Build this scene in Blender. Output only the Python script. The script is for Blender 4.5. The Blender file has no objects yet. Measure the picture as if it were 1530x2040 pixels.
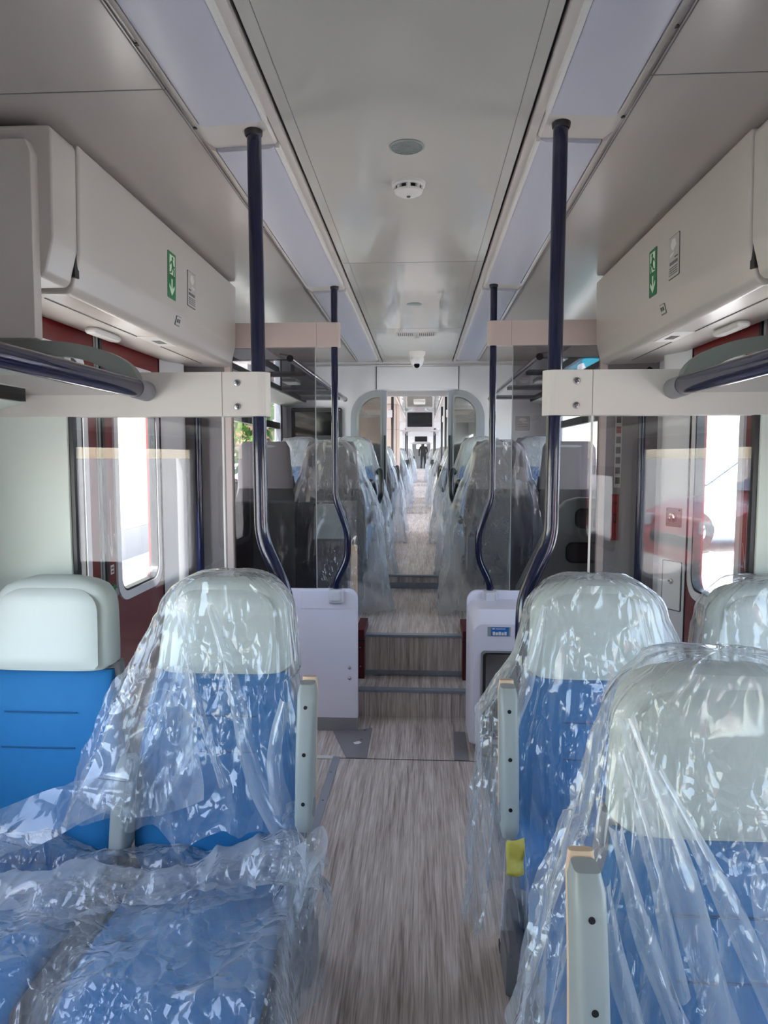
import bpy, bmesh, math, random
import numpy as np
from mathutils import Vector, Matrix, noise
random.seed(7)
S = bpy.context.scene
COL = S.collection
PI = math.pi

# ------------------------------------------------------------------ materials
def lin(c):
    c = c / 255.0
    return c / 12.92 if c <= 0.04045 else ((c + 0.055) / 1.055) ** 2.4
def rgb(r, g, b): return (lin(r), lin(g), lin(b), 1.0)

class NT:
    def __init__(s, name):
        s.m = bpy.data.materials.new(name); s.m.use_nodes = True
        s.t = s.m.node_tree; s.t.nodes.clear()
        s.out = s.n('ShaderNodeOutputMaterial')
    def n(s, typ, **kw):
        x = s.t.nodes.new(typ)
        for k, v in kw.items():
            if k.startswith('i_'): x.inputs[k[2:].replace('_', ' ')].default_value = v
            else: setattr(x, k, v)
        return x
    def l(s, a, b): s.t.links.new(a, b)

def pbr(name, col, rough=0.5, metal=0.0, coat=0.0, bump=0.0, bscale=200.0, var=0.0, vscale=4.0, spec=0.5, emit=None, estr=0.0):
    k = NT(name); p = k.n('ShaderNodeBsdfPrincipled')
    p.inputs['Base Color'].default_value = col
    p.inputs['Roughness'].default_value = rough
    p.inputs['Metallic'].default_value = metal
    p.inputs['Coat Weight'].default_value = coat
    p.inputs['Specular IOR Level'].default_value = spec
    if emit: p.inputs['Emission Color'].default_value = emit; p.inputs['Emission Strength'].default_value = estr
    tc = k.n('ShaderNodeTexCoord')
    if var:
        no = k.n('ShaderNodeTexNoise'); no.inputs['Scale'].default_value = vscale; no.inputs['Detail'].default_value = 4
        k.l(tc.outputs['Object'], no.inputs['Vector'])
        hs = k.n('ShaderNodeMix', data_type='RGBA')
        hs.inputs['A'].default_value = tuple(c * (1 - var) for c in col[:3]) + (1,)
        hs.inputs['B'].default_value = tuple(min(1, c * (1 + var)) for c in col[:3]) + (1,)
        k.l(no.outputs['Fac'], hs.inputs['Factor']); k.l(hs.outputs['Result'], p.inputs['Base Color'])
    if bump:
        nb = k.n('ShaderNodeTexNoise'); nb.inputs['Scale'].default_value = bscale; nb.inputs['Detail'].default_value = 3
        k.l(tc.outputs['Object'], nb.inputs['Vector'])
        bp = k.n('ShaderNodeBump'); bp.inputs['Strength'].default_value = bump; bp.inputs['Distance'].default_value = 0.002
        k.l(nb.outputs['Fac'], bp.inputs['Height']); k.l(bp.outputs['Normal'], p.inputs['Normal'])
    k.l(p.outputs[0], k.out.inputs[0])
    return k.m

def schlick(k, f0, nrm=None):
    lw = k.n('ShaderNodeLayerWeight'); lw.inputs['Blend'].default_value = 0.5
    if nrm: k.l(nrm, lw.inputs['Normal'])
    p = k.n('ShaderNodeMath', operation='POWER'); p.inputs[1].default_value = 5.0; k.l(lw.outputs['Facing'], p.inputs[0])
    m = k.n('ShaderNodeMath', operation='MULTIPLY_ADD', use_clamp=True); m.inputs[1].default_value = 1 - f0; m.inputs[2].default_value = f0; k.l(p.outputs[0], m.inputs[0])
    return m

def glass(name, tint, ior=1.45, boost=1.0):
    k = NT(name)
    tr = k.n('ShaderNodeBsdfTransparent'); tr.inputs[0].default_value = tint
    gl = k.n('ShaderNodeBsdfGlossy'); gl.inputs['Roughness'].default_value = 0.0; gl.inputs[0].default_value = (1, 1, 1, 1)
    mu = schlick(k, ((ior - 1) / (ior + 1)) ** 2 * boost)
    mx = k.n('ShaderNodeMixShader'); k.l(mu.outputs[0], mx.inputs[0]); k.l(tr.outputs[0], mx.inputs[1]); k.l(gl.outputs[0], mx.inputs[2])
    k.l(mx.outputs[0], k.out.inputs[0])
    return k.m

def film_mat(name, face=0.10, edge=0.62, cr=1.0, off=0.0, cw=0.06):
    k = NT(name)
    tc = k.n('ShaderNodeTexCoord')
    mp = k.n('ShaderNodeMapping'); mp.inputs['Scale'].default_value = (1.0, 1.0, 0.5); mp.inputs['Rotation'].default_value = (0.25, 0.35, 0.1)
    k.l(tc.outputs['Object'], mp.inputs[0])
    nd = k.n('ShaderNodeTexNoise'); nd.inputs['Scale'].default_value = 9; nd.inputs['Detail'].default_value = 3; k.l(mp.outputs[0], nd.inputs['Vector'])
    sc = k.n('ShaderNodeVectorMath', operation='SCALE'); sc.inputs['Scale'].default_value = 0.10; k.l(nd.outputs['Color'], sc.inputs[0])
    ad = k.n('ShaderNodeVectorMath', operation='ADD'); k.l(mp.outputs[0], ad.inputs[0]); k.l(sc.outputs[0], ad.inputs[1])
    def facets(scale, lo, hi, mscale, seed):
        v = k.n('ShaderNodeTexVoronoi'); v.feature = 'DISTANCE_TO_EDGE'; v.inputs['Scale'].default_value = scale; k.l(ad.outputs[0], v.inputs['Vector'])
        m = k.n('ShaderNodeTexNoise'); m.inputs['Scale'].default_value = mscale; m.inputs['Detail'].default_value = 2
        mo = k.n('ShaderNodeMapping'); mo.inputs['Location'].default_value = (seed, seed, seed); k.l(tc.outputs['Object'], mo.inputs[0]); k.l(mo.outputs[0], m.inputs['Vector'])
        r = k.n('ShaderNodeMapRange', interpolation_type='SMOOTHSTEP'); r.inputs['From Min'].default_value = lo; r.inputs['From Max'].default_value = hi; k.l(m.outputs['Fac'], r.inputs['Value'])
        x = k.n('ShaderNodeMath', operation='MULTIPLY'); k.l(v.outputs['Distance'], x.inputs[0]); k.l(r.outputs[0], x.inputs[1])
        d = k.n('ShaderNodeMath', operation='DIVIDE'); d.inputs[1].default_value = scale / 14.0; k.l(x.outputs[0], d.inputs[0])
        c = k.n('ShaderNodeMapRange'); c.inputs['From Min'].default_value = 0.0; c.inputs['From Max'].default_value = 0.05; c.inputs['To Min'].default_value = 1.0; c.inputs['To Max'].default_value = 0.0; k.l(v.outputs['Distance'], c.inputs['Value'])
        cm = k.n('ShaderNodeMath', operation='MULTIPLY'); k.l(c.outputs[0], cm.inputs[0]); k.l(r.outputs[0], cm.inputs[1])
        return d, cm
    h1, c1 = facets(13, 0.46 - off, 0.62 - off, 3.5, 1.3); h2, c2 = facets(34, 0.50 - off, 0.62 - off, 6.0, 7.7)
    ns = k.n('ShaderNodeTexNoise'); ns.inputs['Scale'].default_value = 7; ns.inputs['Detail'].default_value = 1; k.l(mp.outputs[0], ns.inputs['Vector'])
    h3 = k.n('ShaderNodeMath', operation='MULTIPLY_ADD'); h3.inputs[1].default_value = 0.5; k.l(ns.outputs['Fac'], h3.inputs[0]); k.l(h1.outputs[0], h3.inputs[2])
    hh = k.n('ShaderNodeMath', operation='ADD'); k.l(h3.outputs[0], hh.inputs[0]); k.l(h2.outputs[0], hh.inputs[1])
    bp = k.n('ShaderNodeBump'); bp.inputs['Strength'].default_value = 0.85; bp.inputs['Distance'].default_value = 0.022 * cr
    k.l(hh.outputs[0], bp.inputs['Height'])
    lw = k.n('ShaderNodeLayerWeight'); lw.inputs['Blend'].default_value = 0.32
    mr = k.n('ShaderNodeMapRange'); mr.inputs['To Min'].default_value = face; mr.inputs['To Max'].default_value = edge
    k.l(lw.outputs['Facing'], mr.inputs['Value'])
    ca = k.n('ShaderNodeMath', operation='ADD'); k.l(c1.outputs[0], ca.inputs[0]); k.l(c2.outputs[0], ca.inputs[1])
    wf = k.n('ShaderNodeMath', operation='MULTIPLY_ADD', use_clamp=True); wf.inputs[1].default_value = cw; k.l(ca.outputs[0], wf.inputs[0]); k.l(mr.outputs[0], wf.inputs[2])
    tr = k.n('ShaderNodeBsdfTransparent'); tr.inputs[0].default_value = (0.97, 0.985, 1, 1)
    di = k.n('ShaderNodeBsdfDiffuse'); di.inputs[0].default_value = (0.86, 0.88, 0.90, 1); k.l(bp.outputs[0], di.inputs['Normal'])
    tl = k.n('ShaderNodeBsdfTranslucent'); tl.inputs[0].default_value = (0.86, 0.88, 0.90, 1)
    md = k.n('ShaderNodeMixShader'); md.inputs[0].default_value = 0.45; k.l(di.outputs[0], md.inputs[1]); k.l(tl.outputs[0], md.inputs[2])
    gl = k.n('ShaderNodeBsdfGlossy'); gl.inputs['Roughness'].default_value = 0.12; k.l(bp.outputs[0], gl.inputs['Normal'])
    fm = schlick(k, 0.07, bp.outputs[0])
    m1 = k.n('ShaderNodeMixShader'); k.l(wf.outputs[0], m1.inputs[0]); k.l(tr.outputs[0], m1.inputs[1]); k.l(md.outputs[0], m1.inputs[2])
    m2 = k.n('ShaderNodeMixShader'); k.l(fm.outputs[0], m2.inputs[0]); k.l(m1.outputs[0], m2.inputs[1]); k.l(gl.outputs[0], m2.inputs[2])
    k.l(m2.outputs[0], k.out.inputs[0])
    return k.m

def floor_mat(name, a, b, c):
    k = NT(name); p = k.n('ShaderNodeBsdfPrincipled'); tc = k.n('ShaderNodeTexCoord')
    def streak(sx, sy, detail, seed):
        mp = k.n('ShaderNodeMapping'); mp.inputs['Scale'].default_value = (sx, sy, sy); mp.inputs['Location'].default_value = (seed, seed * 2.3, 0)
        no = k.n('ShaderNodeTexNoise'); no.inputs['Scale'].default_value = 1.0; no.inputs['Detail'].default_value = detail; no.inputs['Roughness'].default_value = 0.62; no.inputs['Distortion'].default_value = 0.35
        k.l(tc.outputs['Object'], mp.inputs[0]); k.l(mp.outputs[0], no.inputs['Vector']); return no.outputs['Fac']
    s1 = streak(60, 2.4, 4, 0.3); s2 = streak(170, 5.0, 3, 4.1); s3 = streak(20, 1.2, 3, 9.7)
    r1 = k.n('ShaderNodeValToRGB'); e = r1.color_ramp.elements
    e[0].position = 0.34; e[0].color = a; e[1].position = 0.66; e[1].color = c
    m = e.new(0.5); m.color = b
    ma = k.n('ShaderNodeMath', operation='MULTIPLY_ADD'); ma.inputs[1].default_value = 0.5; k.l(s2, ma.inputs[0])
    mb = k.n('ShaderNodeMath', operation='MULTIPLY'); mb.inputs[1].default_value = 0.5; k.l(s1, mb.inputs[0]); k.l(mb.outputs[0], ma.inputs[2])
    mc = k.n('ShaderNodeMath', operation='MULTIPLY_ADD'); mc.inputs[1].default_value = 0.35; k.l(s3, mc.inputs[0])
    md = k.n('ShaderNodeMath', operation='ADD'); md.inputs[1].default_value = -0.175; k.l(ma.outputs[0], md.inputs[0]); k.l(md.outputs[0], mc.inputs[2])
    k.l(mc.outputs[0], r1.inputs[0]); k.l(r1.outputs[0], p.inputs['Base Color'])
    p.inputs['Roughness'].default_value = 0.42
    bp = k.n('ShaderNodeBump'); bp.inputs['Strength'].default_value = 0.12; bp.inputs['Distance'].default_value = 0.001; k.l(s2, bp.inputs['Height']); k.l(bp.outputs[0], p.inputs['Normal'])
    k.l(p.outputs[0], k.out.inputs[0]); return k.m

def ceil_mat(name, col, rough, wav=0.02):
    k = NT(name); p = k.n('ShaderNodeBsdfPrincipled'); tc = k.n('ShaderNodeTexCoord')
    p.inputs['Base Color'].default_value = col; p.inputs['Roughness'].default_value = rough
    p.inputs['Specular IOR Level'].default_value = 0.6
    mp = k.n('ShaderNodeMapping'); mp.inputs['Scale'].default_value = (3.2, 0.8, 1)
    no = k.n('ShaderNodeTexNoise'); no.inputs['Scale'].default_value = 2.0; no.inputs['Detail'].default_value = 2
    k.l(tc.outputs['Object'], mp.inputs[0]); k.l(mp.outputs[0], no.inputs['Vector'])
    bp = k.n('ShaderNodeBump'); bp.inputs['Strength'].default_value = 0.5; bp.inputs['Distance'].default_value = wav
    k.l(no.outputs['Fac'], bp.inputs['Height']); k.l(bp.outputs[0], p.inputs['Normal'])
    k.l(p.outputs[0], k.out.inputs[0]); return k.m

M = {}
M['ceil'] = ceil_mat('gloss_ceiling', rgb(190, 187, 180), 0.05, 0.010)
M['shoulder'] = pbr('ceiling_shoulder', rgb(186, 178, 172), 0.22, bump=0.05, bscale=60)
M['seam'] = pbr('panel_seam', rgb(120, 116, 112), 0.6)
M['black'] = pbr('black_rubber', rgb(16, 16, 18), 0.5, bump=0.05)
M['lens'] = pbr('lamp_lens', rgb(190, 190, 202), 0.35, bump=0.03)
M['strip'] = pbr('ceiling_strip', rgb(208, 200, 194), 0.35, bump=0.02)
M['white'] = pbr('white_panel', rgb(205, 203, 207), 0.38, bump=0.04, bscale=80)
M['wallw'] = pbr('white_wall', rgb(222, 224, 228), 0.35, bump=0.04, bscale=80)
M['header'] = pbr('white_header', rgb(190, 184, 178), 0.3, bump=0.03, bscale=60)
M['screen'] = pbr('pale_screen', rgb(216, 224, 214), 0.5, bump=0.08, bscale=300)
M['railp'] = pbr('pale_rail', rgb(210, 206, 198), 0.5, bump=0.06, bscale=300)
M['lav'] = pbr('lavender_white_panel', rgb(224, 220, 230), 0.4, bump=0.05, bscale=300)
M['grey'] = pbr('grey_plastic', rgb(128, 130, 134), 0.45, bump=0.06)
M['greyd'] = pbr('dark_grey_plastic', rgb(70, 70, 76), 0.5, bump=0.08)
M['greyl'] = pbr('light_grey_plastic', rgb(150, 156, 154), 0.42, bump=0.05)
M['arch'] = pbr('grey_green_bracket', rgb(128, 136, 130), 0.4, bump=0.04)
M['shell'] = pbr('seat_shell', rgb(126, 124, 128), 0.5, bump=0.06)
M['shelld'] = pbr('seat_back_carpet', rgb(66, 64, 68), 0.85, bump=0.5, bscale=500)
M['headc'] = pbr('headrest_leather', rgb(188, 196, 190), 0.5, bump=0.12, bscale=420)
M['seatgrey'] = pbr('headrest_rear', rgb(140, 136, 138), 0.55, bump=0.1, bscale=420)
M['blue'] = pbr('blue_upholstery', rgb(7, 105, 162), 0.75, bump=0.25, bscale=900, var=0.06, vscale=30)
M['stitch_shade'] = pbr('stitch_groove_shade', rgb(5, 74, 122), 0.8)  # darker blue standing in for the shade in the stitched grooves
M['tan'] = pbr('tan_armrest_edge', rgb(205, 176, 148), 0.5, bump=0.06)
M['navy'] = pbr('navy_lacquer', rgb(13, 19, 52), 0.16, coat=0.3)
M['steel'] = pbr('brushed_steel', rgb(146, 144, 146), 0.36, 0.25, bump=0.08, bscale=120)
M['screw'] = pbr('screw_steel', rgb(190, 190, 190), 0.2, 1.0)
M['alu'] = pbr('aluminium_strip', rgb(168, 174, 182), 0.38, 0.6, bump=0.05)
M['nose'] = pbr('step_nosing', rgb(138, 146, 156), 0.4, 0.0, var=0.25, vscale=18, bump=0.1)
M['redd'] = pbr('dark_red_door', rgb(108, 26, 28), 0.3, bump=0.02)
M['redb'] = pbr('dark_red_box', rgb(84, 20, 24), 0.45, bump=0.03)
M['grpane'] = pbr('grey_frame', rgb(150, 156, 164), 0.35, bump=0.03)
M['inner'] = pbr('wall_grey', rgb(128, 122, 124), 0.5, bump=0.05)
M['pink'] = pbr('pinkish_wall', rgb(196, 180, 174), 0.45, bump=0.03)
M['screenb'] = pbr('screen_black', rgb(12, 13, 16), 0.08, bump=0.0)
M['bezel'] = pbr('bezel_black', rgb(28, 29, 31), 0.4, bump=0.03)
M['signg'] = pbr('sign_green', rgb(18, 112, 62), 0.45)
M['signw'] = pbr('sign_pale', rgb(212, 232, 206), 0.5)
M['stick'] = pbr('sticker_film', rgb(182, 178, 174), 0.4)
M['stickw'] = pbr('sticker_white', rgb(218, 216, 212), 0.4)
M['ink'] = pbr('sticker_ink', rgb(96, 92, 92), 0.5)
M['navyfar'] = pbr('dark_navy_pole', rgb(16, 17, 26), 0.3)
M['firered'] = pbr('fire_sticker_red', rgb(124, 30, 32), 0.45)
M['signb'] = pbr('bin_sign_blue', rgb(38, 104, 176), 0.4)
M['yellow'] = pbr('yellow_tape', rgb(190, 176, 80), 0.6, bump=0.3, bscale=60)
M['cable'] = pbr('orange_cable', rgb(220, 70, 30), 0.5)
M['paper'] = pbr('paper_scrap', rgb(230, 230, 230), 0.7)
M['floor'] = floor_mat('vinyl_wood_floor', rgb(140, 124, 114), rgb(196, 183, 174), rgb(232, 223, 216))
M['gpane'] = glass('clear_glass', (0.95, 0.96, 0.96, 1))
M['gnear'] = glass('screen_glass', (0.93, 0.925, 0.925, 1), 1.5, 0.8)
M['gdark'] = glass('tinted_screen_glass', (0.62, 0.60, 0.61, 1), 1.45, 0.8)
M['gdoor'] = glass('door_side_glass', (0.50, 0.51, 0.49, 1), 1.5, 5.0)
M['shelf'] = glass('rack_glass', (0.55, 0.58, 0.60, 1), 1.5, 1.2)
M['film'] = film_mat('clear_film', 0.10, 0.62)
M['film2'] = film_mat('bunched_film', 0.17, 0.75, 1.2)
M['filmfar'] = film_mat('milky_film', 0.27, 1.0, 1.3, 0.04, 0.02)
M['filmlap'] = film_mat('crumpled_lap_film', 0.13, 0.70, 1.5, 0.08, 0.05)
M['bag'] = pbr('dark_rubbish_bag', rgb(62, 58, 66), 0.25, bump=0.4, bscale=40)
# outdoors
M['asph'] = pbr('asphalt', rgb(196, 192, 188), 0.9, bump=0.4, bscale=80, var=0.12, vscale=2)
M['stucco'] = pbr('yellow_stucco', rgb(226, 208, 158), 0.9, bump=0.3, bscale=50, var=0.05)
M['whitewall'] = pbr('white_coach_paint', rgb(235, 236, 238), 0.4, bump=0.02)
M['roof'] = pbr('roof_tiles', rgb(160, 120, 96), 0.9, bump=0.5, bscale=30, var=0.2, vscale=10)
M['leaf'] = pbr('tree_leaves', rgb(96, 140, 58), 0.8, var=0.4, vscale=6)
M['bark'] = pbr('tree_bark', rgb(90, 72, 56), 0.9, bump=0.5, bscale=20)
M['tyre'] = pbr('tyre_rubber', rgb(24, 24, 25), 0.8, bump=0.2, bscale=60)
M['carred'] = pbr('red_car_paint', rgb(176, 14, 20), 0.25, coat=0.8)
M['carwhite'] = pbr('white_car_paint', rgb(226, 228, 230), 0.3, coat=0.8)
M['carteal'] = pbr('teal_car_paint', rgb(20, 140, 165), 0.25, coat=0.8)
M['carglass'] = pbr('car_window_glass', rgb(96, 124, 150), 0.06)
M['lampc'] = pbr('headlamp_glass', rgb(225, 228, 232), 0.1)
M['purple'] = pbr('purple_poster', rgb(150, 130, 170), 0.5, var=0.3, vscale=9)
M['cloth'] = pbr('dark_clothing', rgb(26, 25, 30), 0.85, bump=0.2)
M['skin'] = pbr('skin', rgb(196, 150, 126), 0.6)
M['hair'] = pbr('dark_hair', rgb(22, 17, 15), 0.7)

# ------------------------------------------------------------------ mesh helpers
class MB:
    """collects shapes into one mesh; every shape may take its own material"""
    def __init__(s): s.v = []; s.f = []; s.mi = []; s.mats = []; s.sm = []; s.wn = False
    def _m(s, m):
        if m not in s.mats: s.mats.append(m)
        return s.mats.index(m)
    def add(s, vs, fs, m, smooth=False):
        b = len(s.v); s.v.extend([tuple(v) for v in vs]); k = s._m(m)
        for f in fs: s.f.append(tuple(i + b for i in f)); s.mi.append(k); s.sm.append(smooth)
        return s
    def bm(s, bm, m, smooth=False):
        bm.verts.index_update()
        return s.add([v.co[:] for v in bm.verts], [[v.index for v in f.verts] for f in bm.faces], m, smooth)
    def box(s, x0, x1, y0, y1, z0, z1, m, bev=0.0, seg=2):
        if x0 > x1: x0, x1 = x1, x0
        if y0 > y1: y0, y1 = y1, y0
        if z0 > z1: z0, z1 = z1, z0
        bm = bmesh.new(); bmesh.ops.create_cube(bm, size=1.0)
        for v in bm.verts:
            v.co = Vector(((x0 + x1) / 2 + v.co.x * (x1 - x0), (y0 + y1) / 2 + v.co.y * (y1 - y0), (z0 + z1) / 2 + v.co.z * (z1 - z0)))
        if bev: bmesh.ops.bevel(bm, geom=bm.edges[:], offset=min(bev, .49 * min(x1 - x0, y1 - y0, z1 - z0)), segments=seg, affect='EDGES', profile=0.5)
        s.wn |= bool(bev); s.bm(bm, m, bool(bev)); bm.free(); return s
    def prism(s, pts, axis, a, b, m, bev=0.0, seg=3, ang=20, smooth=None):
        """polygon pts (u,v) extruded along axis 'x' (u=y,v=z), 'y' (u=x,v=z) or 'z' (u=x,v=y)"""
        def P(u, v, w): return {'x': (w, u, v), 'y': (u, w, v), 'z': (u, v, w)}[axis]
        q = [p for i, p in enumerate(pts) if abs(p[0] - pts[i - 1][0]) + abs(p[1] - pts[i - 1][1]) > 1e-4]; pts = q
        bm = bmesh.new()
        A = [bm.verts.new(P(u, v, a)) for u, v in pts]; B = [bm.verts.new(P(u, v, b)) for u, v in pts]
        n = len(pts); bm.faces.new(A); bm.faces.new(B[::-1])
        for i in range(n): bm.faces.new((A[i], B[i], B[(i + 1) % n], A[(i + 1) % n]))
        bmesh.ops.recalc_face_normals(bm, faces=bm.faces[:])
        if bev:
            es = [e for e in bm.edges if len(e.link_faces) == 2 and e.calc_face_angle(0) > math.radians(ang)]
            bmesh.ops.bevel(bm, geom=es, offset=bev, segments=seg, affect='EDGES', profile=0.5)
        s.wn |= bool(bev); s.bm(bm, m, bool(bev) if smooth is None else smooth); bm.free(); return s
    def ring(s, outer, inner, axis, a, b, m, smooth=False):
        """plate with a hole: two loops with the same point count"""
        def P(u, v, w): return {'x': (w, u, v), 'y': (u, w, v), 'z': (u, v, w)}[axis]
        n = len(outer)
        vs = [P(*p, a) for p in outer] + [P(*p, a) for p in inner] + [P(*p, b) for p in outer] + [P(*p, b) for p in inner]
        fs = []
        for i in range(n):
            j = (i + 1) % n
            fs += [(i, j, n + j, n + i), (2 * n + j, 2 * n + i, 3 * n + i, 3 * n + j), (i, 2 * n + i, 2 * n + j, j), (n + j, 3 * n + j, 3 * n + i, n + i)]
        bm = bmesh.new(); V = [bm.verts.new(v) for v in vs]
        for f in fs:
            try: bm.faces.new([V[q] for q in f])
            except ValueError: pass
        bmesh.ops.recalc_face_normals(bm, faces=bm.faces[:])
        s.bm(bm, m, smooth); bm.free(); return s
    def tube(s, path, r, m, n=16, caps=True, rs=None):
        path = [Vector(p) for p in path]; L = len(path); vs = []; fs = []
        up = None
        for i, p in enumerate(path):
            t = (path[min(i + 1, L - 1)] - path[max(i - 1, 0)]).normalized()
            if up is None: up = Vector((0, 0, 1)) if abs(t.z) < .9 else Vector((0, 1, 0))
            a = t.cross(up).normalized(); b2 = a.cross(t).normalized(); up = b2
            rr = rs[i] if rs else r
            for k in range(n):
                w = 2 * PI * k / n; vs.append(p + a * math.cos(w) * rr + b2 * math.sin(w) * rr)
        for i in range(L - 1):
            for k in range(n):
                q = (k + 1) % n; fs.append((i * n + k, i * n + q, (i + 1) * n + q, (i + 1) * n + k))
        s.add(vs, fs, m, True)
        if caps: s.add(vs[:n], [tuple(range(n))[::-1]], m); s.add(vs[-n:], [tuple(range(n))], m)
        return s
    def lathe(s, prof, c, axis, m, n=32):
        """prof: (r, h) pairs, turned about axis through c"""
        vs = []; fs = []
        ax = {'x': (Vector((0, 1, 0)), Vector((0, 0, 1)), Vector((1, 0, 0))), 'y': (Vector((1, 0, 0)), Vector((0, 0, 1)), Vector((0, 1, 0))), 'z': (Vector((1, 0, 0)), Vector((0, 1, 0)), Vector((0, 0, 1)))}[axis]
        c = Vector(c)
        for r, h in prof:
            for k in range(n):
                w = 2 * PI * k / n; vs.append(c + ax[0] * r * math.cos(w) + ax[1] * r * math.sin(w) + ax[2] * h)
        for i in range(len(prof) - 1):
            for k in range(n):
                q = (k + 1) % n; fs.append((i * n + k, i * n + q, (i + 1) * n + q, (i + 1) * n + k))
        return s.add(vs, fs, m, True)
    def loft(s, rings, m, caps=True, smooth=True):
        n = len(rings[0]); vs = [p for r in rings for p in r]; fs = []
        for i in range(len(rings) - 1):
            for k in range(n):
                q = (k + 1) % n; fs.append((i * n + k, i * n + q, (i + 1) * n + q, (i + 1) * n + k))
        if caps: fs.append(tuple(range(n))[::-1]); fs.append(tuple((len(rings) - 1) * n + k for k in range(n)))
        return s.add(vs, fs, m, smooth)
    def build(s, name, parent=None, loc=None):
        me = bpy.data.meshes.new(name); me.from_pydata(s.v, [], s.f)
        for m in s.mats: me.materials.append(M[m])
        me.polygons.foreach_set('material_index', s.mi); me.polygons.foreach_set('use_smooth', s.sm)
        bm = bmesh.new(); bm.from_mesh(me); bmesh.ops.remove_doubles(bm, verts=bm.verts[:], dist=1e-6); bmesh.ops.recalc_face_normals(bm, faces=bm.faces[:])
        for e in bm.edges:
            if len(e.link_faces) == 2 and e.calc_face_angle(0) > math.radians(42): e.smooth = False
        bm.to_mesh(me); bm.free(); me.update()
        o = bpy.data.objects.new(name, me); COL.objects.link(o)
        if s.wn:
            w = o.modifiers.new('normals', 'WEIGHTED_NORMAL'); w.keep_sharp = True; w.weight = 100
        if parent: o.parent = parent
        if loc: o.location = loc
        return o

def tag(o, label=None, cat=None, group=None, kind=None):
    if label: o['label'] = label
    if cat: o['category'] = cat
    if group: o['group'] = group
    if kind: o['kind'] = kind
    return o
def empty(name, loc=(0, 0, 0), rz=0.0, **kw):
    o = bpy.data.objects.new(name, None); o.empty_display_size = .05; COL.objects.link(o)
    o.location = loc; o.rotation_euler = (0, 0, rz); return tag(o, **kw)
def copy_tree(o, parent=None):
    c = o.copy(); COL.objects.link(c)
    if parent: c.parent = parent
    for ch in list(o.children): copy_tree(ch, c)
    return c
def rrect(u0, u1, v0, v1, r, n=6):
    """rounded rectangle; r a number or four radii (u0v0, u1v0, u1v1, u0v1)"""
    if not isinstance(r, (tuple, list)): r = (r,) * 4
    out = []
    for (cu, cv, a0, rr) in ((u0, v0, PI, r[0]), (u1, v0, 1.5 * PI, r[1]), (u1, v1, 0, r[2]), (u0, v1, .5 * PI, r[3])):
        rr = max(rr, 1e-5); c = (cu + (rr if cu == u0 else -rr), cv + (rr if cv == v0 else -rr))
        for i in range(n + 1):
            a = a0 + .5 * PI * i / n; out.append((c[0] + rr * math.cos(a), c[1] + rr * math.sin(a)))
    return out
def smooth_path(pts, r=0.05, n=6):
    P = [Vector(p) for p in pts]; out = [P[0]]
    for i in range(1, len(P) - 1):
        a, b, c = P[i - 1], P[i], P[i + 1]
        d1 = min(r, (a - b).length * .45); d2 = min(r, (c - b).length * .45)
        p, q = b + (a - b).normalized() * d1, b + (c - b).normalized() * d2
        for k in range(n + 1):
            t = k / n; out.append((1 - t) ** 2 * p + 2 * t * (1 - t) * b + t * t * q)
    out.append(P[-1]); return out
def lerp(a, b, t): return a + (b - a) * t
def pw(tab, x):
    if x <= tab[0][0]: return tab[0][1]
    for (a, b), (c, d) in zip(tab, tab[1:]):
        if x <= c:
            t = (x - a) / (c - a); return b + (d - b) * t
    return tab[-1][1]

DY = {-1: .08, 1: -.12}   # the two doorways are staggered
WX = 1.30            # inner face of the side walls
CZ = 2.47            # ceiling
EY = 6.90            # end wall of this car
Z1, Z2, Z3 = 0.16, 0.42, 0.53   # steps
YS1, YS2, YS3 = 4.02, 4.30, 5.86
YEND = 47.0

# ------------------------------------------------------------------ setting
def build_floor():
    b = MB()
    b.box(-WX - .05, WX + .05, -3.2, YS1, -.10, 0, 'floor')
    b.box(-WX - .05, WX + .05, YS1, YS2, -.10, Z1, 'floor')
    b.box(-WX - .05, WX + .05, YS2, YS3, -.10, Z2, 'floor')
    b.box(-WX - .05, WX + .05, YS3, 7.6, -.10, Z3, 'floor')
    b.box(-WX - .05, WX + .05, 7.6, 13.0, -.10, .47, 'floor')
    b.box(-WX - .05, WX + .05, 13.0, 24.0, -.10, .50, 'floor')
    b.box(-WX - .05, WX + .05, 24.0, 36.0, -.10, .58, 'floor')
    b.box(-WX - .05, WX + .05, 36.0, YEND, -.10, .74, 'floor')
    tag(b.build('floor'), kind='structure')
    # nosings and joints
    i = 1
    for (y, z, h, x) in ((YS1, Z1, .012, .44), (YS2, Z1 + .035, .03, .44), (YS2, Z2, .012, .36), (YS3, Z2 + .05, .05, .30), (YS3, Z3, .012, .28)):
        t = MB()
        if h == .012:
            t.box(-x, x, y - .006, y + .045, z - .004, z + .004, 'nose', .002); t.box(-x, x, y - .008, y - .001, z - .012, z + .003, 'nose', .001)
        else: t.box(-x, x, y - .008, y - .001, z - h, z, 'nose', .002)
        tag(t.build(f'trim_{i}'), kind='structure'); i += 1
    t = MB(); t.box(-.40, .42, 3.428, 3.434, 0, .0012, 'greyd')
    tag(t.build(f'trim_{i}'), kind='structure')
build_floor()

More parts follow.
